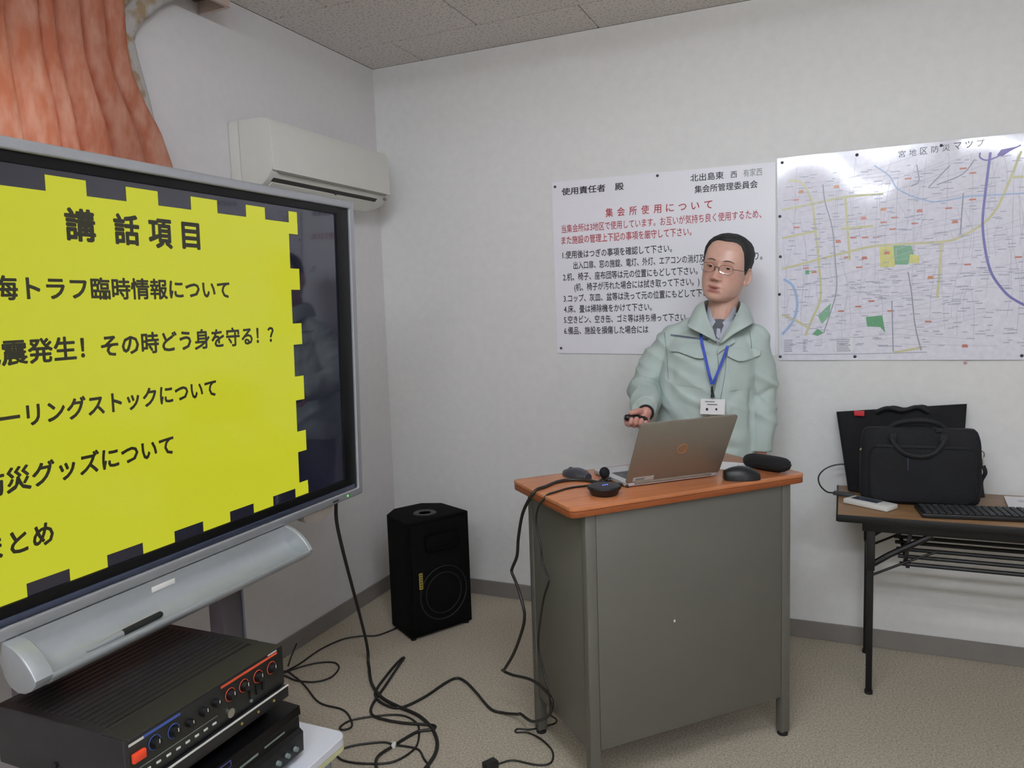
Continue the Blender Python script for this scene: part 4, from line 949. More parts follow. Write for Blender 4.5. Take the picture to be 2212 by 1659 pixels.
mb = MB(); ribbon(mb, [(1.905, 1.192), (2.15, 1.192), (2.42, 1.198)], 0.003, 0.0002); mb.build('bottom_print_line', I_txt, mp, smooth=0, fix=False)
for k, ch in enumerate('宮地区防災マップ'):
    xa = 2.310 + k * 0.0362; zz = 1.9325 + 0.0016 * k
    text_on('title_character', ch, I_blk, mp, (xa - mx, mp_y(xa, zz) - 0.0002, zz - mz), (xa + 0.024 - mx, mp_y(xa + 0.024, zz) - 0.0002, zz - mz), 0.025, (0, 0, 1), (0, -1, 0), 0.004, 0.0003, vfit=True)

PINS = [(0.934, 1.951, 'pin at the upper corner of the notice nearest the screen'), (1.397, 1.955, 'pin in the middle of the notice top edge'), (0.942, 1.226, 'pin at the lower corner of the notice nearest the screen'),
        (1.897, 1.957, 'pin at the glaring upper corner of the map'), (2.168, 1.958, 'pin on the map top edge before the title'), (2.451, 1.961, 'pin on the map top edge amid the title characters'),
        (1.889, 1.747, 'uppermost of three pins down the map side edge'), (1.891, 1.587, 'middle one of three pins down the map side edge'), (1.888, 1.436, 'lowest of three pins down the map side edge'),
        (1.892, 1.183, 'pin at the map lower corner beside the man'), (2.170, 1.182, 'pin on the map bottom edge under the legend'), (2.725, 1.183, 'pin on the map bottom edge far from the man')]
for x, z, lb in PINS:
    o = empty('push_pin', (x, -0.005, z), label='dark ' + lb, cat='pin', group='pins in the notice and the map')
    MB().lathe([(0.0045, 0), (0.0062, 0.001), (0.0058, 0.004), (0.003, 0.0055), (0.0003, 0.006)], n=12, M=Matrix.Rotation(R(90), 4, 'X')).build('head', M_pin, o)
    MB().cyl((0, 0.004, 0), (0, 0.0, 0), 0.0008, n=6).build('needle', M_metal, o)
o = empty('push_pin', (2.548, -0.001, 1.157), label='pale pink pin in the wall just below the map', cat='pin')
MB().lathe([(0.005, 0), (0.0065, 0.001), (0.006, 0.004), (0.003, 0.0055), (0.0003, 0.006)], n=12, M=Matrix.Rotation(R(90), 4, 'X')).build('head', M_pink, o)

# ------------------------------------------------------------------ cables
def cable(pts, r, label, k=7, name='cable', extra=None):
    o = MB().tube(spline(pts, k), r, 8).build(name, M_cable, smooth=180); tag(o, label, 'cable'); return o
def fl(lst, r): return [(x, y, r + 0.0005) for x, y in lst]
r1 = 0.0062
cable([(0.63, -1.315, 0.83), (0.60, -1.28, 0.74), (0.535, -1.17, 0.60), (0.46, -1.03, 0.42), (0.415, -0.93, 0.26), (0.38, -0.85, 0.12), (0.37, -0.825, 0.05), (0.376, -0.835, 0.012)] + fl([(0.40, -0.865), (0.485, -0.973), (0.58, -1.048), (0.672, -1.083), (0.774, -1.111), (0.864, -1.171), (0.925, -1.249), (0.948, -1.334), (0.94, -1.43), (0.86, -1.60), (0.7, -1.7)], r1), r1, 'thick black cable hanging from the display corner down to the floor')
r2 = 0.0052
zt_ = TZ + r2
c2a = [(1.535, -1.088, zt_), (1.515, -1.075, zt_), (1.447, -1.067, zt_), (1.383, -1.048, zt_), (1.336, -1.058, zt_), (1.309, -1.092, zt_), (1.296, -1.158, zt_), (1.282, -1.200, zt_ - 0.002), (1.262, -1.207, 0.845), (1.22, -1.168, 0.783), (1.189, -1.134, 0.697), (1.177, -1.123, 0.632), (1.147, -1.094, 0.58), (1.141, -1.088, 0.560), (1.166, -1.112, 0.535), (1.198, -1.143, 0.488), (1.209, -1.153, 0.448), (1.193, -1.138, 0.393), (1.137, -1.085, 0.283), (1.075, -1.03, 0.19), (1.052, -0.995, 0.165), (1.097, -1.013, 0.165), (1.211, -1.111, 0.213), (1.299, -1.194, 0.223), (1.317, -1.211, 0.198), (1.283, -1.179, 0.136), (1.203, -1.104, 0.067), (1.134, -1.038, 0.044), (1.115, -1.02, 0.030)]
c2f = [(1.048, -0.990), (0.993, -0.982), (0.896, -0.898), (0.816, -0.835), (0.771, -0.824), (0.749, -0.877), (0.726, -0.995), (0.683, -1.085), (0.615, -1.086), (0.555, -1.05), (0.525, -0.995), (0.495, -0.851), (0.483, -0.764), (0.490, -0.745), (0.504, -0.807), (0.544, -0.97), (0.575, -1.101), (0.608, -1.156), (0.651, -1.172), (0.744, -1.169), (0.85, -1.146), (0.86, -1.17), (0.819, -1.202), (0.789, -1.299), (0.775, -1.373), (0.82, -1.458), (0.84, -1.62)]
cable(c2a + fl(c2f, r2), r2, 'long thicker black cable from the lectern coiling over the carpet')
MB_ = None
o = tag(MB().box((0.790, -1.298, 0.008), (0.014, 0.022, 0.014), rot=R(20), bev=0.003).build('cable_clip', M_white_pl), 'small white clip on the floor cables near the cart', 'clip')
r3 = 0.0032
zt3 = TZ + r3
c3 = [(1.45, -1.09, zt3), (1.438, -1.088, zt3), (1.391, -1.126, zt3), (1.365, -1.157, zt3), (1.347, -1.205, zt3), (1.333, -1.240, zt3 - 0.001), (1.318, -1.252, 0.850), (1.298, -1.236, 0.822), (1.286, -1.22, 0.775), (1.306, -1.239, 0.711), (1.313, -1.246, 0.664), (1.341, -1.273, 0.627), (1.338, -1.27, 0.609), (1.315, -1.248, 0.558), (1.292, -1.226, 0.474), (1.279, -1.214, 0.408), (1.281, -1.216, 0.365), (1.300, -1.230, 0.315), (1.322, -1.252, 0.262), (1.302, -1.192, 0.185), (1.276, -1.128, 0.118), (1.264, -1.045, 0.055), (1.248, -1.012, 0.020)]
c3f = [(1.209, -1.019), (1.172, -1.051), (1.131, -1.063), (1.134, -1.083), (1.172, -1.072), (1.23, -1.094), (1.286, -1.143), (1.303, -1.202), (1.267, -1.228), (1.19, -1.231), (1.16, -1.255), (1.146, -1.274)]
cable(c3 + fl(c3f, r3), r3, 'thin black microphone lead running from the lectern to a plug on the floor')
o = empty('floor_plug', (1.136, -1.290, 0), (0, 0, R(60)), 'small black plug box on the floor at the end of the thin lead', 'plug')
MB().box((0, 0, 0.012), (0.045, 0.030, 0.024), bev=0.003).build('plug_body', M_black, o)
MB().box((0.024, 0, 0.012), (0.006, 0.012, 0.010), bev=0.001).build('strain_relief', M_rubber, o)
r4 = 0.0036
cable(fl([(0.300, -0.500), (0.283, -0.55), (0.255, -0.600), (0.196, -0.625), (0.137, -0.68), (0.106, -0.796), (0.108, -0.926), (0.10, -1.03), (0.13, -1.2), (0.2, -1.5)], r4), r4, 'black loudspeaker cable along the wall from loudspeaker to amplifier')
cable(fl([(0.13, -1.25), (0.10, -1.05), (0.112, -0.985), (0.165, -0.907), (0.233, -0.874), (0.284, -0.906), (0.301, -0.981), (0.264, -1.033), (0.187, -1.049), (0.11, -1.035), (0.08, -1.08), (0.12, -1.30)], r4), r4, 'black cable making a single open loop beside the amplifier')
cable(fl([(0.07, -1.10), (0.09, -1.005), (0.17, -1.03), (0.253, -1.075), (0.38, -1.155), (0.49, -1.166), (0.554, -1.207), (0.588, -1.249), (0.572, -1.275), (0.552, -1.264), (0.564, -1.213), (0.64, -1.154), (0.717, -1.125), (0.79, -1.152), (0.834, -1.211), (0.861, -1.287), (0.835, -1.371), (0.757, -1.411), (0.677, -1.422), (0.617, -1.391)], r4), r4, 'black cable winding from behind the amplifier into the floor tangle')
cable(fl([(0.60, -1.62), (0.619, -1.488), (0.638, -1.369), (0.733, -1.295), (0.789, -1.290), (0.868, -1.284), (0.915, -1.321), (0.965, -1.379), (0.99, -1.55)], r4), r4, 'black cable crossing the tangle beside the white cart')
cable([(0.10, -0.99, 0.02), (0.095, -0.96, 0.05), (0.10, -0.93, 0.09)], 0.0035, 'short upright black cable end by the skirting', k=5)

# ------------------------------------------------------------------ the man
man = empty('person', (1.69, -0.32, 0), (0, 0, R(8.364)), 'man in sage green work jacket and spectacles holding a black remote behind the lectern', 'person')
# local axes: x to the viewer's right, -y toward the viewer, z up
HC = Vector((0.029, -0.015, 1.5345))
HROT = Matrix.Rotation(R(13), 3, 'Y') @ Matrix.Rotation(R(-19), 3, 'Z') @ Matrix.Rotation(R(2), 3, 'X')
ZT_ = [-0.1205, -0.117, -0.110, -0.095, -0.075, -0.050, -0.02, 0.01, 0.04, 0.068, 0.090, 0.106, 0.116, 0.1215, 0.1225]
WT_ = [0.022, 0.036, 0.046, 0.059, 0.0685, 0.0750, 0.0785, 0.0805, 0.0815, 0.0795, 0.0710, 0.0565, 0.038, 0.017, 0.001]
FT_ = [0.060, 0.072, 0.079, 0.084, 0.085, 0.0845, 0.084, 0.084, 0.0835, 0.0795, 0.0700, 0.0555, 0.037, 0.017, 0.001]
BT_ = [-0.01, 0.00, 0.012, 0.034, 0.060, 0.079, 0.091, 0.098, 0.101, 0.098, 0.087, 0.068, 0.045, 0.020, 0.001]
def head_dim(z): return float(np.interp(z, ZT_, WT_)), float(np.interp(z, ZT_, FT_)), float(np.interp(z, ZT_, BT_))
def gs(d, s): return math.exp(-0.5 * (d / s) ** 2)
def face_bump(x, z):
    """outward displacement of the face surface at front view position x, z"""
    ax = abs(x); d = 0.0
    # nose: bridge, tip, wings
    if -0.060 < z < 0.035:
        tt = min(1, max(0, (0.018 - z) / 0.052))
        d += (0.003 + 0.0185 * tt ** 1.2) * gs(x, 0.0068 + 0.0045 * tt) * (1 / (1 + math.exp(-(z + 0.0445) / 0.0022)))
    d += 0.0065 * gs(x, 0.0095) * gs(z + 0.0355, 0.0085)
    d += 0.0085 * gs(ax - 0.0145, 0.0058) * gs(z + 0.0405, 0.0062)
    # eye sockets, brow, lids
    d -= 0.0085 * gs(ax - 0.0335, 0.015) * gs(z - 0.004, 0.0105)
    d -= 0.0045 * gs(ax - 0.0165, 0.006) * gs(z - 0.006, 0.010)
    d += 0.0032 * gs(ax - 0.030, 0.018) * gs(z - 0.027, 0.0065)
    d += 0.0022 * gs(ax - 0.0335, 0.013) * gs(z + 0.0125, 0.0045)
    # cheekbones and folds
    d += 0.0050 * gs(ax - 0.046, 0.016) * gs(z + 0.022, 0.015)
    fx = 0.0205 + (-0.045 - z) * 0.42
    if -0.084 < z < -0.040: d -= 0.0026 * gs(ax - fx, 0.0034)
    d += 0.0035 * gs(ax - 0.038, 0.012) * gs(z + 0.060, 0.016)
    # mouth
    d += 0.0052 * gs(x, 0.023) * gs(z + 0.0725, 0.015)
    d += 0.0034 * gs(x, 0.017) * gs(z + 0.0668, 0.0036)
    d += 0.0044 * gs(x, 0.0150) * gs(z + 0.0828, 0.0046)
    d -= 0.0062 * gs(x, 0.0165) * gs(z + 0.0745, 0.0026)
    d -= 0.0032 * gs(x, 0.016) * gs(z + 0.0925, 0.0045)
    d += 0.0050 * gs(x, 0.017) * gs(z + 0.1065, 0.0095)
    d -= 0.0020 * gs(x, 0.003) * gs(z + 0.0570, 0.006)
    return d
def head_surf(phi, z, off=0.0, face=True):
    """phi: 0 at the face, positive to his left (+x)"""
    wv, fv, bv = head_dim(z); e = 2 / 2.25
    sx = math.copysign(abs(math.sin(phi)) ** e, math.sin(phi)); cy = math.copysign(abs(math.cos(phi)) ** e, math.cos(phi))
    x = wv * sx; y = -(fv if cy > 0 else bv) * cy
    if face and cy > 0:
        y -= face_bump(x, z) * min(1, cy * 1.6)
    if off:
        L = math.hypot(x, y) or 1e-6; x += off * x / L; y += off * y / L
    return Vector((x, y, z))
def HW_(v): return HROT @ v + HC
NP = 150
phis = []
for k in range(NP):                                     # denser over the face
    u = -1 + 2 * k / NP; phis.append(math.pi * (0.62 * u + 0.38 * u ** 3) if True else 0)
zs = [-0.1205 + 0.2430 * (0.5 - 0.5 * math.cos(math.pi * (0.06 + 0.94 * i / 119))) for i in range(120)]
zs = list(np.linspace(-0.1205, 0.075, 105)) + list(np.linspace(0.0775, 0.1225, 22))
head = MB(); head.loft([[HW_(head_surf(p, z)) for p in phis] for z in zs])
# ears
for s in (-1, 1):
    er = HROT @ (Matrix.Rotation(R(-24 * s), 3, 'Z') @ Matrix.Rotation(R(8), 3, 'X'))
    c = Vector((s * 0.0785, 0.012, -0.014))
    head.sph(HW_(c), 1.0, (0.0075, 0.0155, 0.029), rot=er, u=18, v=12)
    rim = []
    for q in range(17):
        a = R(-140 + 300 * q / 16) if True else 0
        rim.append(HW_(c + Matrix.Rotation(R(-24 * s), 3, 'Z') @ Vector((s * 0.0070, 0.0155 * math.cos(a) * 1.0 + 0.002, 0.0295 * math.sin(a)))))
    head.tube(rim, 0.0036, 8)
    head.sph(HW_(c + Vector((s * 0.002, -0.006, -0.026))), 1.0, (0.0055, 0.007, 0.008), rot=er, u=12, v=8)
body = head
def limb(mb, pts, n=18):
    for (a, ra), (b, rb) in zip(pts, pts[1:]):
        mb.cyl(a, b, ra, rb, n=n); mb.sph(a, ra, u=n, v=12)
    mb.sph(pts[-1][0], pts[-1][1], u=n, v=12)
V = Vector
limb(body, [(V((0.038, 0.012, 1.475)), 0.053), (V((0.022, 0.015, 1.42)), 0.0535), (V((0.006, 0.02, 1.34)), 0.058)])
body.sph((0.03, -0.02, 1.452), 1, (0.045, 0.050, 0.030), rot=HROT, u=18, v=12)            # under the jaw
# trunk, arms and legs inside the clothes
limb(body, [(V((-0.01, 0.02, 1.27)), 0.085), (V((-0.035, 0.015, 1.10)), 0.095), (V((-0.05, 0.02, 0.92)), 0.10)])
SR, ER, WR = V((-0.178, 0.025, 1.275)), V((-0.286, 0.032, 1.072)), V((-0.258, -0.205, 1.022))
SL, EL, WL = V((0.128, -0.020, 1.255)), V((0.160, 0.006, 1.055)), V((0.150, -0.035, 0.835))
limb(body, [(V((-0.03, 0.02, 1.28)), 0.06), (SR, 0.045), (ER, 0.036), (WR, 0.0245)])
limb(body, [(V((-0.01, 0.02, 1.28)), 0.06), (SL, 0.045), (EL, 0.036), (WL, 0.0245)])
for sx in (-1, 1):
    limb(body, [(V((-0.05 + sx * 0.085, 0.02, 0.88)), 0.075), (V((-0.055 + sx * 0.095, 0.01, 0.48)), 0.052), (V((-0.055 + sx * 0.10, 0.035, 0.09)), 0.036)])
# right hand closed round the remote
RA = V((-0.86, -0.46, 0.16)).normalized()                     # remote axis, pointing to its front end
RC = V((-0.289, -0.246, 1.0045))                                 # remote centre
up0 = V((0, 0, 1)); RU = (up0 - RA * up0.dot(RA)).normalized(); RN = RA.cross(RU)     # RN toward the far side or near side
if RN.y > 0: RN = -RN                                            # RN now points to the viewer
hand = body
palm_c = RC - RA * 0.020 - RN * 0.022 - RU * 0.006
limb(hand, [(WR, 0.024), (WR.lerp(palm_c, 0.55), 0.026), (palm_c, 0.0235)])
limb(hand, [(palm_c + RA * 0.020 - RU * 0.004, 0.019), (palm_c - RA * 0.022 - RU * 0.006, 0.020), (WR, 0.022)])
FIN = [(0.026, 0.0098, 0.0), (0.007, 0.0102, 0.004), (-0.0125, 0.0098, 0.001), (-0.031, 0.0086, -0.005)]
for s, r, ex in FIN:
    cf = RC + RA * s
    P = []
    for ang, rad in ((200, 0.027), (245, 0.0275), (285, 0.0265), (322, 0.0245), (352 + ex * 2500, 0.0215)):
        a = R(ang); P.append(cf + RN * math.cos(a) * rad + RU * math.sin(a) * rad * 0.95)
    limb(hand, [(palm_c + RA * (s * 0.6 + 0.012), 0.012)] + [(p, r * f) for p, f in zip(P, (1.06, 1.08, 1.0, 0.98, 0.86))], n=12)
tb = [palm_c - RA * 0.020 + RU * 0.012, RC - RA * 0.014 + RU * 0.027 - RN * 0.008, RC + RA * 0.008 + RU * 0.0235 + RN * 0.002, RC + RA * 0.024 + RU * 0.0180 + RN * 0.004]
limb(hand, list(zip(tb, (0.0150, 0.0128, 0.0112, 0.0090))), n=12)
# left hand, relaxed beside the thigh
hd = V((-0.02, -0.035, -1)).normalized(); hx = V((0, 1, 0)).cross(hd).normalized(); hy = hd.cross(hx)
PL = WL + hd * 0.075
limb(hand, [(WL, 0.023), (WL + hd * 0.045 - hy * 0.012, 0.022), (PL - hy * 0.024, 0.0165)]); limb(hand, [(WL, 0.023), (WL + hd * 0.045 + hy * 0.012, 0.021), (PL + hy * 0.024, 0.0155)])
for q, (o, L_) in enumerate(((-0.028, 0.074), (-0.009, 0.082), (0.010, 0.076), (0.028, 0.060))):
    b0 = PL + hy * o; b1 = b0 + hd * L_ * 0.48 + hx * 0.006; b2 = b1 + hd * L_ * 0.30 - hx * 0.006; b3 = b2 + hd * L_ * 0.22 - hx * 0.010
    limb(hand, [(b0, 0.0105), (b1, 0.0092), (b2, 0.0084), (b3, 0.0074)], n=10)
limb(hand, [(WL + hd * 0.030 - hy * 0.020, 0.0145), (WL + hd * 0.062 - hy * 0.042 - hx * 0.008, 0.0115), (WL + hd * 0.092 - hy * 0.046 - hx * 0.014, 0.0095), (WL + hd * 0.112 - hy * 0.045 - hx * 0.016, 0.0080)], n=10)
me = remesh(body, 0.0026, 2, 0.5)
me.name = 'body'
# skin tint by place on the face: lips, cheeks, eyes; shade of mouth slit and nostrils painted in
n = len(me.vertices); co = np.empty(n * 3); me.vertices.foreach_get('co', co); co = co.reshape(-1, 3)
HI = np.array(HROT.transposed()); lc = (co - np.array(HC)) @ HI.T
base = np.array(lin((214, 172, 154))); lipc = np.array(lin((178, 108, 102))); dark = np.array(lin((92, 44, 42))); blush = np.array(lin((206, 138, 120)))
colr = np.tile(base, (n, 1))
def blend(wt, c):
    global colr
    colr = colr * (1 - wt[:, None]) + c[None] * wt[:, None]
front = (lc[:, 1] < -0.03).astype(float)
x_, z_ = lc[:, 0], lc[:, 2]
G = lambda d, s: np.exp(-0.5 * (d / s) ** 2)
blend(0.28 * front * G(np.abs(x_) - 0.040, 0.016) * G(z_ + 0.030, 0.018), blush)
blend(0.4 * front * G(x_, 0.013) * G(z_ + 0.036, 0.012), blush)
lipw = front * np.clip(1.25 * np.clip(1 - (x_ / 0.0255) ** 2, 0, 1) ** 0.5 * np.maximum(G(z_ + 0.0680, 0.0036), G(z_ + 0.0822, 0.0050)), 0, 1)
blend(0.9 * lipw, lipc)
blend(0.95 * front * np.clip(1 - (x_ / 0.021) ** 2, 0, 1) * G(z_ + 0.0745, 0.0024), dark)
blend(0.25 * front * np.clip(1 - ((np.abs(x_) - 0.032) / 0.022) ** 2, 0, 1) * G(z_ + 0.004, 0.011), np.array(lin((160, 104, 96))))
blend(0.35 * front * G(x_, 0.018) * G(z_ + 0.058, 0.006), np.array(lin((170, 128, 118))))
blend(0.6 * front * G(np.abs(x_) - 0.0085, 0.0035) * G(z_ + 0.0465, 0.0022), dark)
handm = (co[:, 2] < 1.2)
colr[handm] = np.array(lin((206, 150, 136)))
at = me.color_attributes.new('skin_tint', 'FLOAT_COLOR', 'POINT')
at.data.foreach_set('color', np.concatenate([colr, np.ones((n, 1))], 1).ravel())
M_skin = mat('skin', (208, 160, 138), 0.36, bump=0.12, bscale=420)
nt = M_skin.node_tree; an = nt.nodes.new('ShaderNodeAttribute'); an.attribute_name = 'skin_tint'
nz = nt.nodes.new('ShaderNodeTexNoise'); nz.inputs['Scale'].default_value = 70; rp = nt.nodes.new('ShaderNodeValToRGB')
rp.color_ramp.elements[0].color = (0.9, 0.88, 0.87, 1); rp.color_ramp.elements[1].color = (1.06, 1.05, 1.05, 1)
mxn = nt.nodes.new('ShaderNodeMix'); mxn.data_type = 'RGBA'; mxn.blend_type = 'MULTIPLY'; mxn.inputs[0].default_value = 1.0
tcn = [q for q in nt.nodes if q.type == 'TEX_COORD'][0]
nt.links.new(tcn.outputs['Object'], nz.inputs['Vector']); nt.links.new(nz.outputs['Fac'], rp.inputs['Fac'])
nt.links.new(an.outputs['Color'], mxn.inputs[6]); nt.links.new(rp.outputs['Color'], mxn.inputs[7]); nt.links.new(mxn.outputs[2], nt.nodes['Principled BSDF'].inputs['Base Color'])
nt.nodes['Principled BSDF'].inputs['Subsurface Weight'].default_value = 0.08
nt.nodes['Principled BSDF'].inputs['Subsurface Radius'].default_value = (0.01, 0.004, 0.002)
link('body', me, M_skin, man, 180)

# eyes: ball, iris and lids
for s in (-1, 1):
    ec = Vector((s * 0.0340, -0.0650, 0.0045)); rr = 0.0122
    o = MB().sph((0, 0, 0), rr, u=24, v=16).build('eye', M_eye, man, smooth=180); o.matrix_local = Matrix.Translation(HW_(ec)) @ HROT.to_4x4()
    look = (Matrix.Rotation(R(2), 3, 'Z') @ Vector((0.05, -1, -0.02))).normalized()
    MB().lathe([(0.0062, 0.0103), (0.0058, 0.0112), (0.003, 0.0121), (0.0002, 0.0125)], n=18, M=look.to_track_quat('Z', 'Y').to_matrix().to_4x4()).build('iris', M_iris, o, smooth=180)
    for lo_, hi_, rad, nm in ((11, 78, 0.0136, 'upper_eyelid'), (-80, -20, 0.0132, 'lower_eyelid')):
        mb = MB(); rings = []
        for i in range(9):
            el = R(lo_ + (hi_ - lo_) * i / 8); ring = []
            for k in range(17):
                az_ = R(-100 + 200 * k / 16)
                sag = 0.0
                e2 = el + (R(0) if nm == 'upper_eyelid' else 0) - (R(12) * (abs(az_) / R(100)) ** 2 if nm == 'upper_eyelid' and i < 3 else 0) + (R(10) * (abs(az_) / R(100)) ** 2 if nm == 'lower_eyelid' and i > 5 else 0)
                ring.append(Vector((rad * math.cos(e2) * math.sin(az_) * 1.18, -rad * math.cos(e2) * math.cos(az_), rad * math.sin(e2))))
            rings.append(ring)
        mb.loft(rings, cap=False, closed=False)
        lid_o = mb.build(nm, M_skin_plain, o, smooth=180)
        sd = lid_o.modifiers.new('t', 'SOLIDIFY'); sd.thickness = 0.0012; sd.offset = 0
# brows
for s in (-1, 1):
    pts = []
    for q in range(9):
        x = s * (0.0145 + 0.037 * q / 8); z = 0.0235 + 0.0065 * math.sin(math.pi * (0.15 + 0.75 * q / 8))
        phi = math.asin(max(-1, min(1, (abs(x) / head_dim(z)[0]) ** (2.25 / 2)))) * s
        p = head_surf(phi, z, 0.0002); pts.append(HW_(p))
    MB().tube(pts, 0.002, 8, rad=[0.0012, 0.0020, 0.0024, 0.0025, 0.0024, 0.0022, 0.0018, 0.0013, 0.0008]).build('eyebrow', M_brow, man, smooth=180)
# hair
def hairline(phi):
    a = abs(phi)
    return float(np.interp(a, [0, 0.35, 0.62, 0.85, 1.02, 1.15, 1.30, 1.48, 1.60, 1.75, 2.0, 2.5, 3.15], [0.0985, 0.1000, 0.0985, 0.090, 0.066, 0.036, 0.004, -0.014, -0.004, 0.012, -0.030, -0.072, -0.080]))
mb = MB(); rings = []
NH = 170; MS = 34
for i in range(MS + 1):
    s = i / MS; ring = []
    for k in range(NH):
        phi = -math.pi + 2 * math.pi * k / NH
        z0 = hairline(phi); z = z0 + (0.1222 - z0) * (math.sin(s * math.pi / 2) if s < 1 else 1)
        thick = (0.0065 + 0.0055 * max(0, z / 0.12)) * min(1, s * 4.0) ** 0.6 - 0.0008
        nz_ = 0.0016 * noise.noise((math.sin(phi) * 9, math.cos(phi) * 9, z * 70)) + 0.0012 * noise.noise((phi * 40, z * 160, 3.3))
        wv, fv, bv = head_dim(z)
        p = head_surf(phi, z, 0.0, face=False)
        nrm = Vector((p.x / 0.078 ** 2, p.y / 0.09 ** 2, max(0.0, (z - 0.02)) / 0.105 ** 2)).normalized()
        ring.append(HW_(p + nrm * (thick + nz_ * min(1, s * 6))))
    rings.append(ring)
mb.loft(rings); mb.build('hair', M_hair, man, smooth=180)

# spectacles
gl = MB().box((0, 0, 0), (0.014, 0.0022, 0.0022), bev=0.0008, seg=1).build('spectacles', M_frame, man)
gl.matrix_local = Matrix.Translation(HW_(Vector((0, -0.1010, 0.004)))) @ HROT.to_4x4()
for s in (-1, 1):
    oc = []
    for q in range(28):
        a = 2 * math.pi * q / 28; cx = math.copysign(abs(math.cos(a)) ** 0.7, math.cos(a)); sz = math.copysign(abs(math.sin(a)) ** 0.75, math.sin(a))
        x = s * 0.0342 + 0.0255 * cx * s; oc.append(Vector((x, 0.20 * max(0, abs(x) - 0.02) ** 1.0 + 0.003, -0.0065 + 0.0165 * sz)))
    mb = MB(); mb.poly(oc); mb.build('lens', M_lens, gl, smooth=0)
    MB().tube(oc, 0.00075, 6, closed=True).build('rim', M_frame, gl)
    MB().tube([Vector((s * 0.0065, 0.0, -0.001)), Vector((s * 0.0075, 0.006, -0.010)), Vector((s * 0.0085, 0.009, -0.0145))], 0.0012, 6).build('nose_pad', M_frame, gl)
    MB().tube(spline([Vector((s * 0.057, 0.0100, -0.001)), Vector((s * 0.072, 0.022, 0.0)), Vector((s * 0.0805, 0.055, -0.0005)), Vector((s * 0.0815, 0.108, -0.003)), Vector((s * 0.079, 0.125, -0.018))], 5), 0.0012, 6).build('temple', M_frame, gl)

# jacket
jk = MB()
TL = [(0.775, -0.052, 0.020, 0.190, 0.118), (0.80, -0.052, 0.018, 0.196, 0.122), (0.84, -0.052, 0.015, 0.198, 0.127), (0.90, -0.050, 0.010, 0.196, 0.130), (1.0, -0.047, 0.006, 0.190, 0.132), (1.1, -0.040, 0.002, 0.185, 0.132), (1.18, -0.034, 0.000, 0.180, 0.128), (1.24, -0.030, 0.002, 0.175, 0.118), (1.285, -0.026, 0.007, 0.160, 0.102), (1.315, -0.016, 0.022, 0.125, 0.078), (1.338, -0.004, 0.034, 0.088, 0.052), (1.350, 0.004, 0.038, 0.066, 0.040)]
ca, sa = math.cos(R(-16)), math.sin(R(-16))
rings = []
for z, cx, cy, wx, wy in TL:
    ring = []
    for k in range(64):
        a = 2 * math.pi * k / 64; x = wx * math.copysign(abs(math.cos(a)) ** 0.82, math.cos(a)); y = wy * math.copysign(abs(math.sin(a)) ** 0.82, math.sin(a))
        ring.append(Vector((cx + x * ca - y * sa * 0.6, cy + x * sa * 0.55 + y * ca, z)))
    rings.append(ring)
jk.loft(rings)
limb(jk, [(V((-0.085, 0.022, 1.308)), 0.046), (V((-0.168, 0.024, 1.276)), 0.062), (V((-0.235, 0.030, 1.175)), 0.063), (ER + V((0.002, 0.004, 0.012)), 0.0615), (V((-0.272, -0.075, 1.050)), 0.057), (V((-0.262, -0.150, 1.040)), 0.050)], n=24)
jk.cyl(V((-0.264, -0.135, 1.041)), V((-0.2605, -0.186, 1.032)), 0.050, 0.0465, n=28)
limb(jk, [(V((0.072, 0.012, 1.302)), 0.046), (V((0.122, -0.016, 1.262)), 0.062), (V((0.147, -0.006, 1.17)), 0.060), (EL + V((-0.002, 0.0, 0.01)), 0.0555), (V((0.153, -0.022, 0.93)), 0.050)], n=24)
jk.cyl(V((0.153, -0.022, 0.935)), V((0.150, -0.033, 0.848)), 0.050, 0.044, n=28)
jme = remesh(jk, 0.0052, 5, 0.5)
# cloth folds: long soft creases plus a few sharp ones at elbow and waist
n = len(jme.vertices); co = np.empty(n * 3); jme.vertices.foreach_get('co', co); co = co.reshape(-1, 3)
nr = np.empty(n * 3); jme.vertices.foreach_get('normal', nr); nr = nr.reshape(-1, 3)
disp = np.zeros(n)
for i in range(n):
    p = co[i]
    q = Vector((p[0] * 7 + 2.0, p[1] * 7, p[2] * 9))
    dd = 0.0060 * noise.noise(q) + 0.0045 * noise.noise((p[0] * 16 + p[2] * 9, p[1] * 14, p[2] * 15 - p[0] * 8))
    rdg = 1 - abs(noise.noise((p[0] * 6.5 + p[2] * 5.0, p[1] * 6, p[2] * 8.5 + p[0] * 4 + 5.0)))
    disp[i] = dd + 0.0085 * (max(0, rdg - 0.72) / 0.28) - 0.001
def crease(a, b, wd, amp, front_only=True):
    a = np.array(a); b = np.array(b); d = b - a; L2 = d @ d
    t_ = np.clip(((co - a) @ d) / L2, 0, 1); dist = np.linalg.norm(co - (a + t_[:, None] * d), axis=1)
    disp[:] += 1.35 * amp * np.exp(-0.5 * (dist / wd) ** 2) * np.sin(np.pi * np.clip(t_ * 0.9 + 0.05, 0, 1))
crease((-0.215, -0.105, 1.135), (-0.06, -0.145, 1.055), 0.011, -0.010); crease((-0.20, -0.12, 1.165), (-0.09, -0.14, 1.13), 0.014, 0.007)
crease((-0.19, -0.12, 1.09), (-0.03, -0.145, 1.02), 0.012, 0.008); crease((0.13, -0.13, 1.12), (0.02, -0.14, 1.05), 0.013, -0.008)
crease((0.12, -0.13, 1.08), (0.01, -0.14, 1.00), 0.012, 0.007); crease((-0.17, -0.10, 1.23), (-0.185, -0.10, 1.05), 0.012, -0.012)
crease((-0.345, 0.0, 1.085), (-0.235, -0.03, 1.105), 0.010, -0.011); crease((-0.34, -0.03, 1.112), (-0.23, -0.03, 1.135), 0.012, 0.007)
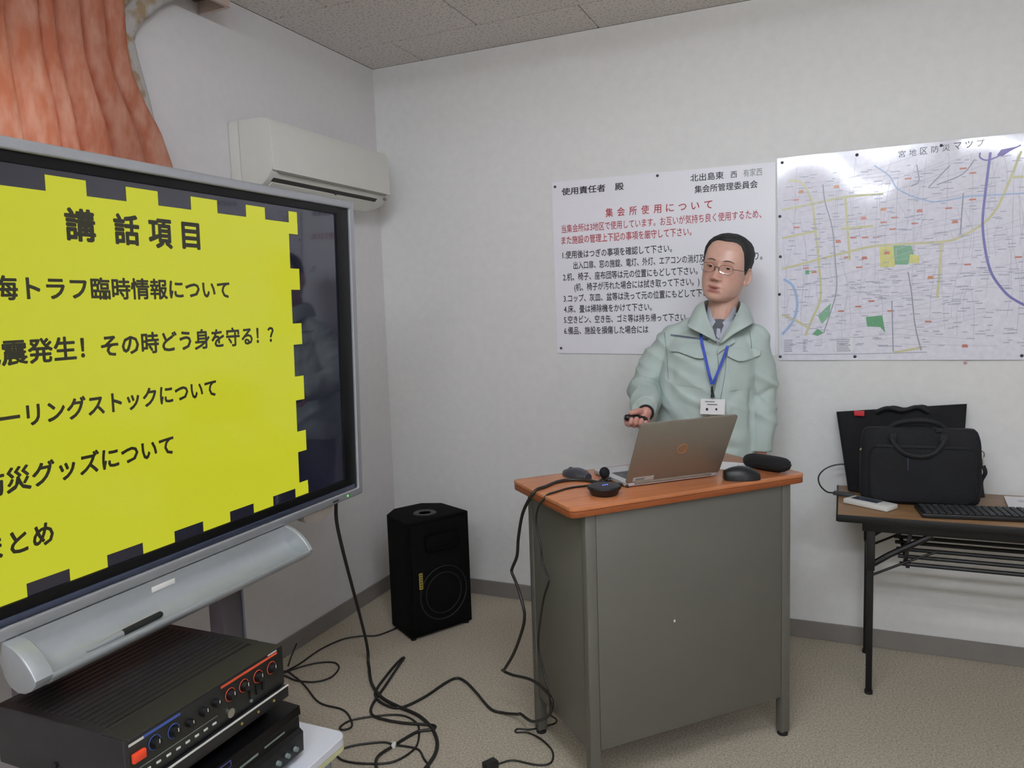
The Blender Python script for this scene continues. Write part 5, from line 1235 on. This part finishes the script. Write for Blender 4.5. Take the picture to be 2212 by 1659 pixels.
crease((-0.31, -0.085, 1.075), (-0.215, -0.09, 1.070), 0.010, -0.006); crease((-0.31, -0.12, 1.075), (-0.22, -0.13, 1.060), 0.010, 0.005)
crease((0.112, -0.07, 1.16), (0.108, -0.07, 0.90), 0.012, -0.013); crease((0.20, -0.03, 1.09), (0.13, -0.06, 1.05), 0.010, -0.008)
crease((0.21, -0.02, 1.02), (0.12, -0.07, 0.99), 0.010, 0.006); crease((0.05, -0.13, 0.93), (0.12, -0.12, 0.90), 0.012, 0.007); crease((-0.02, -0.13, 0.885), (0.12, -0.12, 0.865), 0.010, -0.006)
crease((-0.05, -0.13, 1.18), (-0.16, -0.12, 1.17), 0.016, 0.004)
co2 = co + nr * disp[:, None]
jme.vertices.foreach_set('co', co2.ravel()); jme.update()
jo = link('jacket', jme, M_jacket, man, 180)
tree = BVHTree.FromPolygons([Vector(v.co) for v in jme.vertices], [tuple(p.vertices) for p in jme.polygons])
def front(x, z):
    h = tree.ray_cast(Vector((x, -1.0, z)), Vector((0, 1, 0)))
    return h[0].y if h[0] is not None else None
def cloth_patch(poly, off, th, m, nm, lift=None, par=None, parent=None, cuts=4, smooth=40):
    """piece of cloth laid on the jacket front; poly in (x, z)"""
    bm = bmesh.new(); vs = [bm.verts.new((x, 0, z)) for x, z in poly]; bm.faces.new(vs)
    bmesh.ops.triangulate(bm, faces=bm.faces[:])
    for _ in range(cuts):
        ed = [e for e in bm.edges if e.calc_length() > 0.010]
        if not ed: break
        bmesh.ops.subdivide_edges(bm, edges=ed, cuts=1, use_grid_fill=False); bmesh.ops.triangulate(bm, faces=bm.faces[:])
    last = -0.12
    for v in bm.verts:
        y = front(v.co.x, v.co.z)
        if y is None: y = last
        last = y
        v.co.y = y - off - (lift(v.co.x, v.co.z) if lift else 0)
    bm.normal_update()
    for f in bm.faces:
        if f.normal.y > 0: f.normal_flip()
    r = bmesh.ops.extrude_face_region(bm, geom=bm.faces[:])
    for v in r['geom']:
        if isinstance(v, bmesh.types.BMVert): v.co.y -= th
    bmesh.ops.recalc_face_normals(bm, faces=bm.faces[:])
    me_ = bpy.data.meshes.new(nm); bm.to_mesh(me_); bm.free()
    return link(nm, me_, m, parent or man, smooth)
btree = BVHTree.FromPolygons([Vector(v.co) for v in me.vertices], [tuple(p.vertices) for p in me.polygons])
def front(x, z):
    ys = [h[0].y for h in (tr.ray_cast(Vector((x, -1.0, z)), Vector((0, 1, 0))) for tr in (tree, btree)) if h[0] is not None]
    return min(ys) if ys else None
# collar: a folded band round the neck, open at the front
ST = [((-0.003, -0.130, 1.272), (-0.030, -0.136, 1.290)), ((-0.018, -0.116, 1.306), (-0.104, -0.114, 1.326)), ((-0.036, -0.088, 1.352), (-0.108, -0.074, 1.338)), ((-0.048, -0.045, 1.398), (-0.104, -0.028, 1.352)),
      ((-0.049, 0.018, 1.418), (-0.096, 0.034, 1.356)), ((-0.022, 0.072, 1.424), (-0.058, 0.098, 1.362)), ((0.020, 0.088, 1.424), (0.020, 0.116, 1.362)), ((0.062, 0.070, 1.418), (0.086, 0.088, 1.356)),
      ((0.083, 0.020, 1.410), (0.122, 0.018, 1.344)), ((0.078, -0.036, 1.388), (0.126, -0.044, 1.334)), ((0.053, -0.086, 1.342), (0.110, -0.110, 1.328)), ((0.022, -0.116, 1.298), (0.056, -0.132, 1.298)), ((0.003, -0.128, 1.262), (0.020, -0.138, 1.272))]
inn = spline([a for a, _ in ST], 6); out = spline([b for _, b in ST], 6)
mb = MB(); rows = []
for i, (a, b) in enumerate(zip(inn, out)):
    e = min(1, 5 * min(i, len(inn) - 1 - i) / len(inn)); row = []
    mid = (a + b) / 2; c = Vector((0.012, 0.0, mid.z)); o_ = (mid - c); o_.z = 0; o_.normalize()
    dn = a + Vector((0, 0, -0.05 * e)) + (a - Vector((0.012, 0.01, a.z))).normalized() * -0.004
    row.append(mb.bm.verts.new(dn))
    for q in range(8):
        t_ = q / 7; p = a.lerp(b, t_) + o_ * 0.011 * math.sin(math.pi * t_) + Vector((0, 0, 0.009 * math.sin(math.pi * min(1, t_ * 1.6)) * e))
        row.append(mb.bm.verts.new(p))
    rows.append(row)
for A, B in zip(rows, rows[1:]):
    for k in range(len(A) - 1): mb.bm.faces.new((A[k], A[k + 1], B[k + 1], B[k]))
co_ = mb.build('collar', M_jacket, man, smooth=60)
sd = co_.modifiers.new('t', 'SOLIDIFY'); sd.thickness = 0.0035; sd.offset = 0
# shirt front, shirt collar points, dark patch painted as the shade inside the collar
cloth_patch([(-0.044, 1.366), (-0.046, 1.340), (-0.030, 1.305), (-0.003, 1.262), (0.025, 1.293), (0.056, 1.335), (0.066, 1.366), (0.060, 1.392), (0.034, 1.352), (0.006, 1.336), (-0.018, 1.354), (-0.034, 1.394)], 0.0045, 0.002, M_shirt, 'shirt')
cloth_patch([(-0.026, 1.350), (-0.012, 1.318), (-0.010, 1.286), (0.004, 1.276), (0.014, 1.312), (0.030, 1.348), (0.006, 1.352)], 0.0070, 0.001, M_collar_shade, 'collar_shade')
cloth_patch([(-0.004, 1.318), (0.008, 1.316), (0.010, 1.292), (0.002, 1.280), (-0.006, 1.292)], 0.0085, 0.001, M_shirt, 'shirt_placket')
cloth_patch([(-0.036, 1.400), (-0.043, 1.368), (-0.040, 1.342), (-0.028, 1.312), (-0.008, 1.342), (-0.020, 1.362), (-0.029, 1.396)], 0.0110, 0.0025, M_shirt, 'shirt_collar')
cloth_patch([(0.065, 1.398), (0.069, 1.366), (0.054, 1.344), (0.030, 1.308), (0.016, 1.338), (0.038, 1.360), (0.057, 1.392)], 0.0110, 0.0025, M_shirt, 'shirt_collar')
# lapel, pockets, zip, tab, front placket
cloth_patch([(0.056, 1.297), (0.040, 1.298), (0.006, 1.256), (-0.004, 1.226), (0.010, 1.236), (0.036, 1.254), (0.060, 1.268)], 0.008, 0.002, M_jacket, 'lapel', lift=lambda x, z: 0.006 * max(0, (x - 0.02) / 0.04))
FLo = [(-0.172, 1.262), (-0.045, 1.265), (-0.043, 1.217), (-0.060, 1.211), (-0.080, 1.213), (-0.110, 1.226), (-0.142, 1.235), (-0.172, 1.236)]
FRo = [(0.034, 1.252), (0.150, 1.237), (0.148, 1.217), (0.122, 1.207), (0.088, 1.199), (0.072, 1.199), (0.048, 1.210), (0.033, 1.219)]
cloth_patch(FLo, 0.0060, 0.003, M_jacket, 'pocket_flap', lift=lambda x, z: 0.013 * max(0, (1.262 - z) / 0.05)); cloth_patch(FRo, 0.0045, 0.003, M_jacket, 'pocket_flap', lift=lambda x, z: 0.011 * max(0, (1.248 - z) / 0.05))
cloth_patch([(-0.158, 1.236), (-0.050, 1.215), (-0.050, 1.100), (-0.150, 1.112)], 0.0012, 0.0016, M_jacket, 'pocket'); cloth_patch([(0.040, 1.215), (0.136, 1.212), (0.128, 1.095), (0.042, 1.090)], 0.0012, 0.0016, M_jacket, 'pocket')
def stroke(pts, r, m, nm, off=0.002, parent=None):
    P = [Vector((x, (front(x, z) or -0.12) - off, z)) for x, z in [(q.x, q.z) for q in spline([(x, 0, z) for x, z in pts], 8)]]
    return MB().tube(P, r, 6).build(nm, m, parent or man, smooth=180)
cloth_patch([(-0.175, 1.2985), (-0.036, 1.2815), (-0.036, 1.2755), (-0.175, 1.2925)], 0.0025, 0.0012, M_zip, 'pocket_zip')
cloth_patch([(-0.161, 1.2555), (-0.128, 1.2565), (-0.128, 1.2500), (-0.162, 1.2495)], 0.0085, 0.0006, M_green_tab, 'name_tab')
stroke([(-0.003, 1.235), (0.000, 1.170), (-0.018, 1.075), (-0.034, 1.0), (-0.045, 0.93), (-0.048, 0.86)], 0.0011, M_seam, 'placket_seam')
stroke([(0.028, 1.225), (0.026, 1.170), (0.010, 1.075), (-0.006, 1.0), (-0.017, 0.93), (-0.020, 0.86)], 0.0009, M_seam, 'placket_seam')
stroke([(-0.200, 1.305), (-0.193, 1.26), (-0.187, 1.20), (-0.182, 1.13)], 0.0010, M_seam, 'sleeve_seam', 0.001); stroke([(0.112, 1.305), (0.118, 1.25), (0.118, 1.20), (0.116, 1.14)], 0.0010, M_seam, 'sleeve_seam', 0.001)
for x, z in ((-0.079, 1.226), (0.076, 1.211)): 
    MB().sph((x, front(x, z) - 0.0135, z), 0.0032, (1, 0.5, 1), u=10, v=6).build('snap_button', M_seam, man)
# wrist band under the cuff
wd = (WR - V((-0.264, -0.135, 1.041))).normalized(); wx = wd.cross(V((0, 0, 1))).normalized(); wy = wd.cross(wx); wc_ = WR + wd * 0.006
MB().tube([wc_ + (wx * math.cos(a) + wy * math.sin(a)) * 0.0265 + wd * 0.004 * math.sin(a) for a in [2 * math.pi * q / 28 for q in range(28)]], 0.0048, 8, closed=True).build('wrist_band', M_rubber, man, smooth=180)
# trousers and shoes
tr_ = MB(); rings = []
for z, wx_, wy_ in ((1.0, 0.172, 0.105), (0.92, 0.180, 0.112), (0.84, 0.182, 0.114), (0.78, 0.178, 0.112)):
    rings.append([Vector((-0.052 + wx_ * math.cos(a), 0.02 + wy_ * math.sin(a), z)) for a in [2 * math.pi * q / 40 for q in range(40)]])
tr_.loft(rings)
for sx in (-1, 1):
    limb(tr_, [(V((-0.052 + sx * 0.085, 0.02, 0.80)), 0.092), (V((-0.055 + sx * 0.095, 0.012, 0.48)), 0.072), (V((-0.055 + sx * 0.10, 0.035, 0.14)), 0.060)])
    tr_.cyl(V((-0.055 + sx * 0.10, 0.035, 0.16)), V((-0.055 + sx * 0.10, 0.033, 0.045)), 0.060, 0.060, n=24)
link('trousers', remesh(tr_, 0.009, 4, 0.5), M_trouser, man, 180)
for sx in (-1, 1):
    mb = MB(); rings = []
    for i in range(13):
        s = i / 12; y = 0.085 - 0.265 * s; wv = 0.044 * (math.sin(math.pi * (0.12 + 0.80 * s)) ** 0.5); h = 0.075 - 0.035 * s if s < 0.9 else 0.030
        rings.append([Vector((-0.055 + sx * 0.10 + wv * math.copysign(abs(math.cos(a)) ** 0.8, math.cos(a)) + sx * 0.02 * s, y, 0.002 + h * (0.5 + 0.5 * math.copysign(abs(math.sin(a)) ** 0.7, math.sin(a))))) for a in [2 * math.pi * q / 20 for q in range(20)]])
    mb.loft(rings); mb.build('shoe', M_shoe, man, smooth=60)

# remote in his hand and the name card on its lanyard
rm = empty('remote_control', (1.69, -0.32, 0), (0, 0, R(8.364)), 'small black presentation remote held in the man\'s hand', 'remote')
mb = MB(); pts = [RC + RA * q for q in (-0.045, -0.041, -0.030, 0.0, 0.030, 0.041, 0.0455)]
mb.tube(pts, 0.012, 16, rad=[0.004, 0.009, 0.0125, 0.0135, 0.0125, 0.0105, 0.005]); mb.build('body', M_black, rm, smooth=60)
MB().tube([RC + RA * 0.0445, RC + RA * 0.0465], 0.0045, 12).build('laser_window', M_metal, rm)
ln = empty('name_card', (1.69, -0.32, 0), (0, 0, R(8.364)), 'white name card hanging from the man\'s blue neck lanyard', 'name card')
def strap(pts, wd_, nm):
    P = spline([(x, 0, z) for x, z in pts], 8); mb = MB(); pa = None
    rows = []
    for i, p in enumerate(P):
        a = P[max(0, i - 1)]; b = P[min(len(P) - 1, i + 1)]; d = (b - a).normalized(); nn_ = Vector((-d.z, 0, d.x)) * wd_ / 2
        y = min(front(p.x + nn_.x, p.z + nn_.z) or -0.12, front(p.x - nn_.x, p.z - nn_.z) or -0.12, front(p.x, p.z) or -0.12) - 0.0215
        rows.append((Vector((p.x - nn_.x, y, p.z - nn_.z)), Vector((p.x + nn_.x, y, p.z + nn_.z)), Vector((p.x + nn_.x, y - 0.0012, p.z + nn_.z)), Vector((p.x - nn_.x, y - 0.0012, p.z - nn_.z))))
    mb.loft([list(r) for r in rows]); mb.build(nm, M_lanyard, ln, smooth=40)
strap([(-0.062, 1.300), (-0.056, 1.262), (-0.040, 1.190), (-0.023, 1.118)], 0.0105, 'strap')
strap([(0.034, 1.256), (0.020, 1.216), (0.000, 1.165), (-0.020, 1.118)], 0.0105, 'strap')
yk = min(front(-0.022, 1.10), front(-0.02, 1.07), front(-0.02, 1.03)) - 0.022
MB().box((-0.022, yk, 1.099), (0.009, 0.006, 0.026), bev=0.002).build('clip', M_black, ln)
MB().cyl((-0.021, yk, 1.088), (-0.020, yk, 1.070), 0.0045, 0.0075, 12).build('clip_end', M_black, ln)
cr = Matrix.Rotation(R(2), 3, 'Y')
MB().box((-0.0205, yk, 1.0355), (0.087, 0.0022, 0.057), rot=cr, bev=0.0008, seg=1).build('card', M_paper, ln)
for x, z, wq, hq in ((-0.030, 1.0545, 0.034, 0.0035), (-0.022, 1.044, 0.036, 0.004), (-0.0405, 1.0265, 0.008, 0.009), (-0.0075, 1.0265, 0.007, 0.008)):
    MB().box((x, yk - 0.0014, z), (wq, 0.0006, hq), rot=cr).build('card_print', M_print_grey if hq < 0.006 else M_amp, ln, smooth=0)
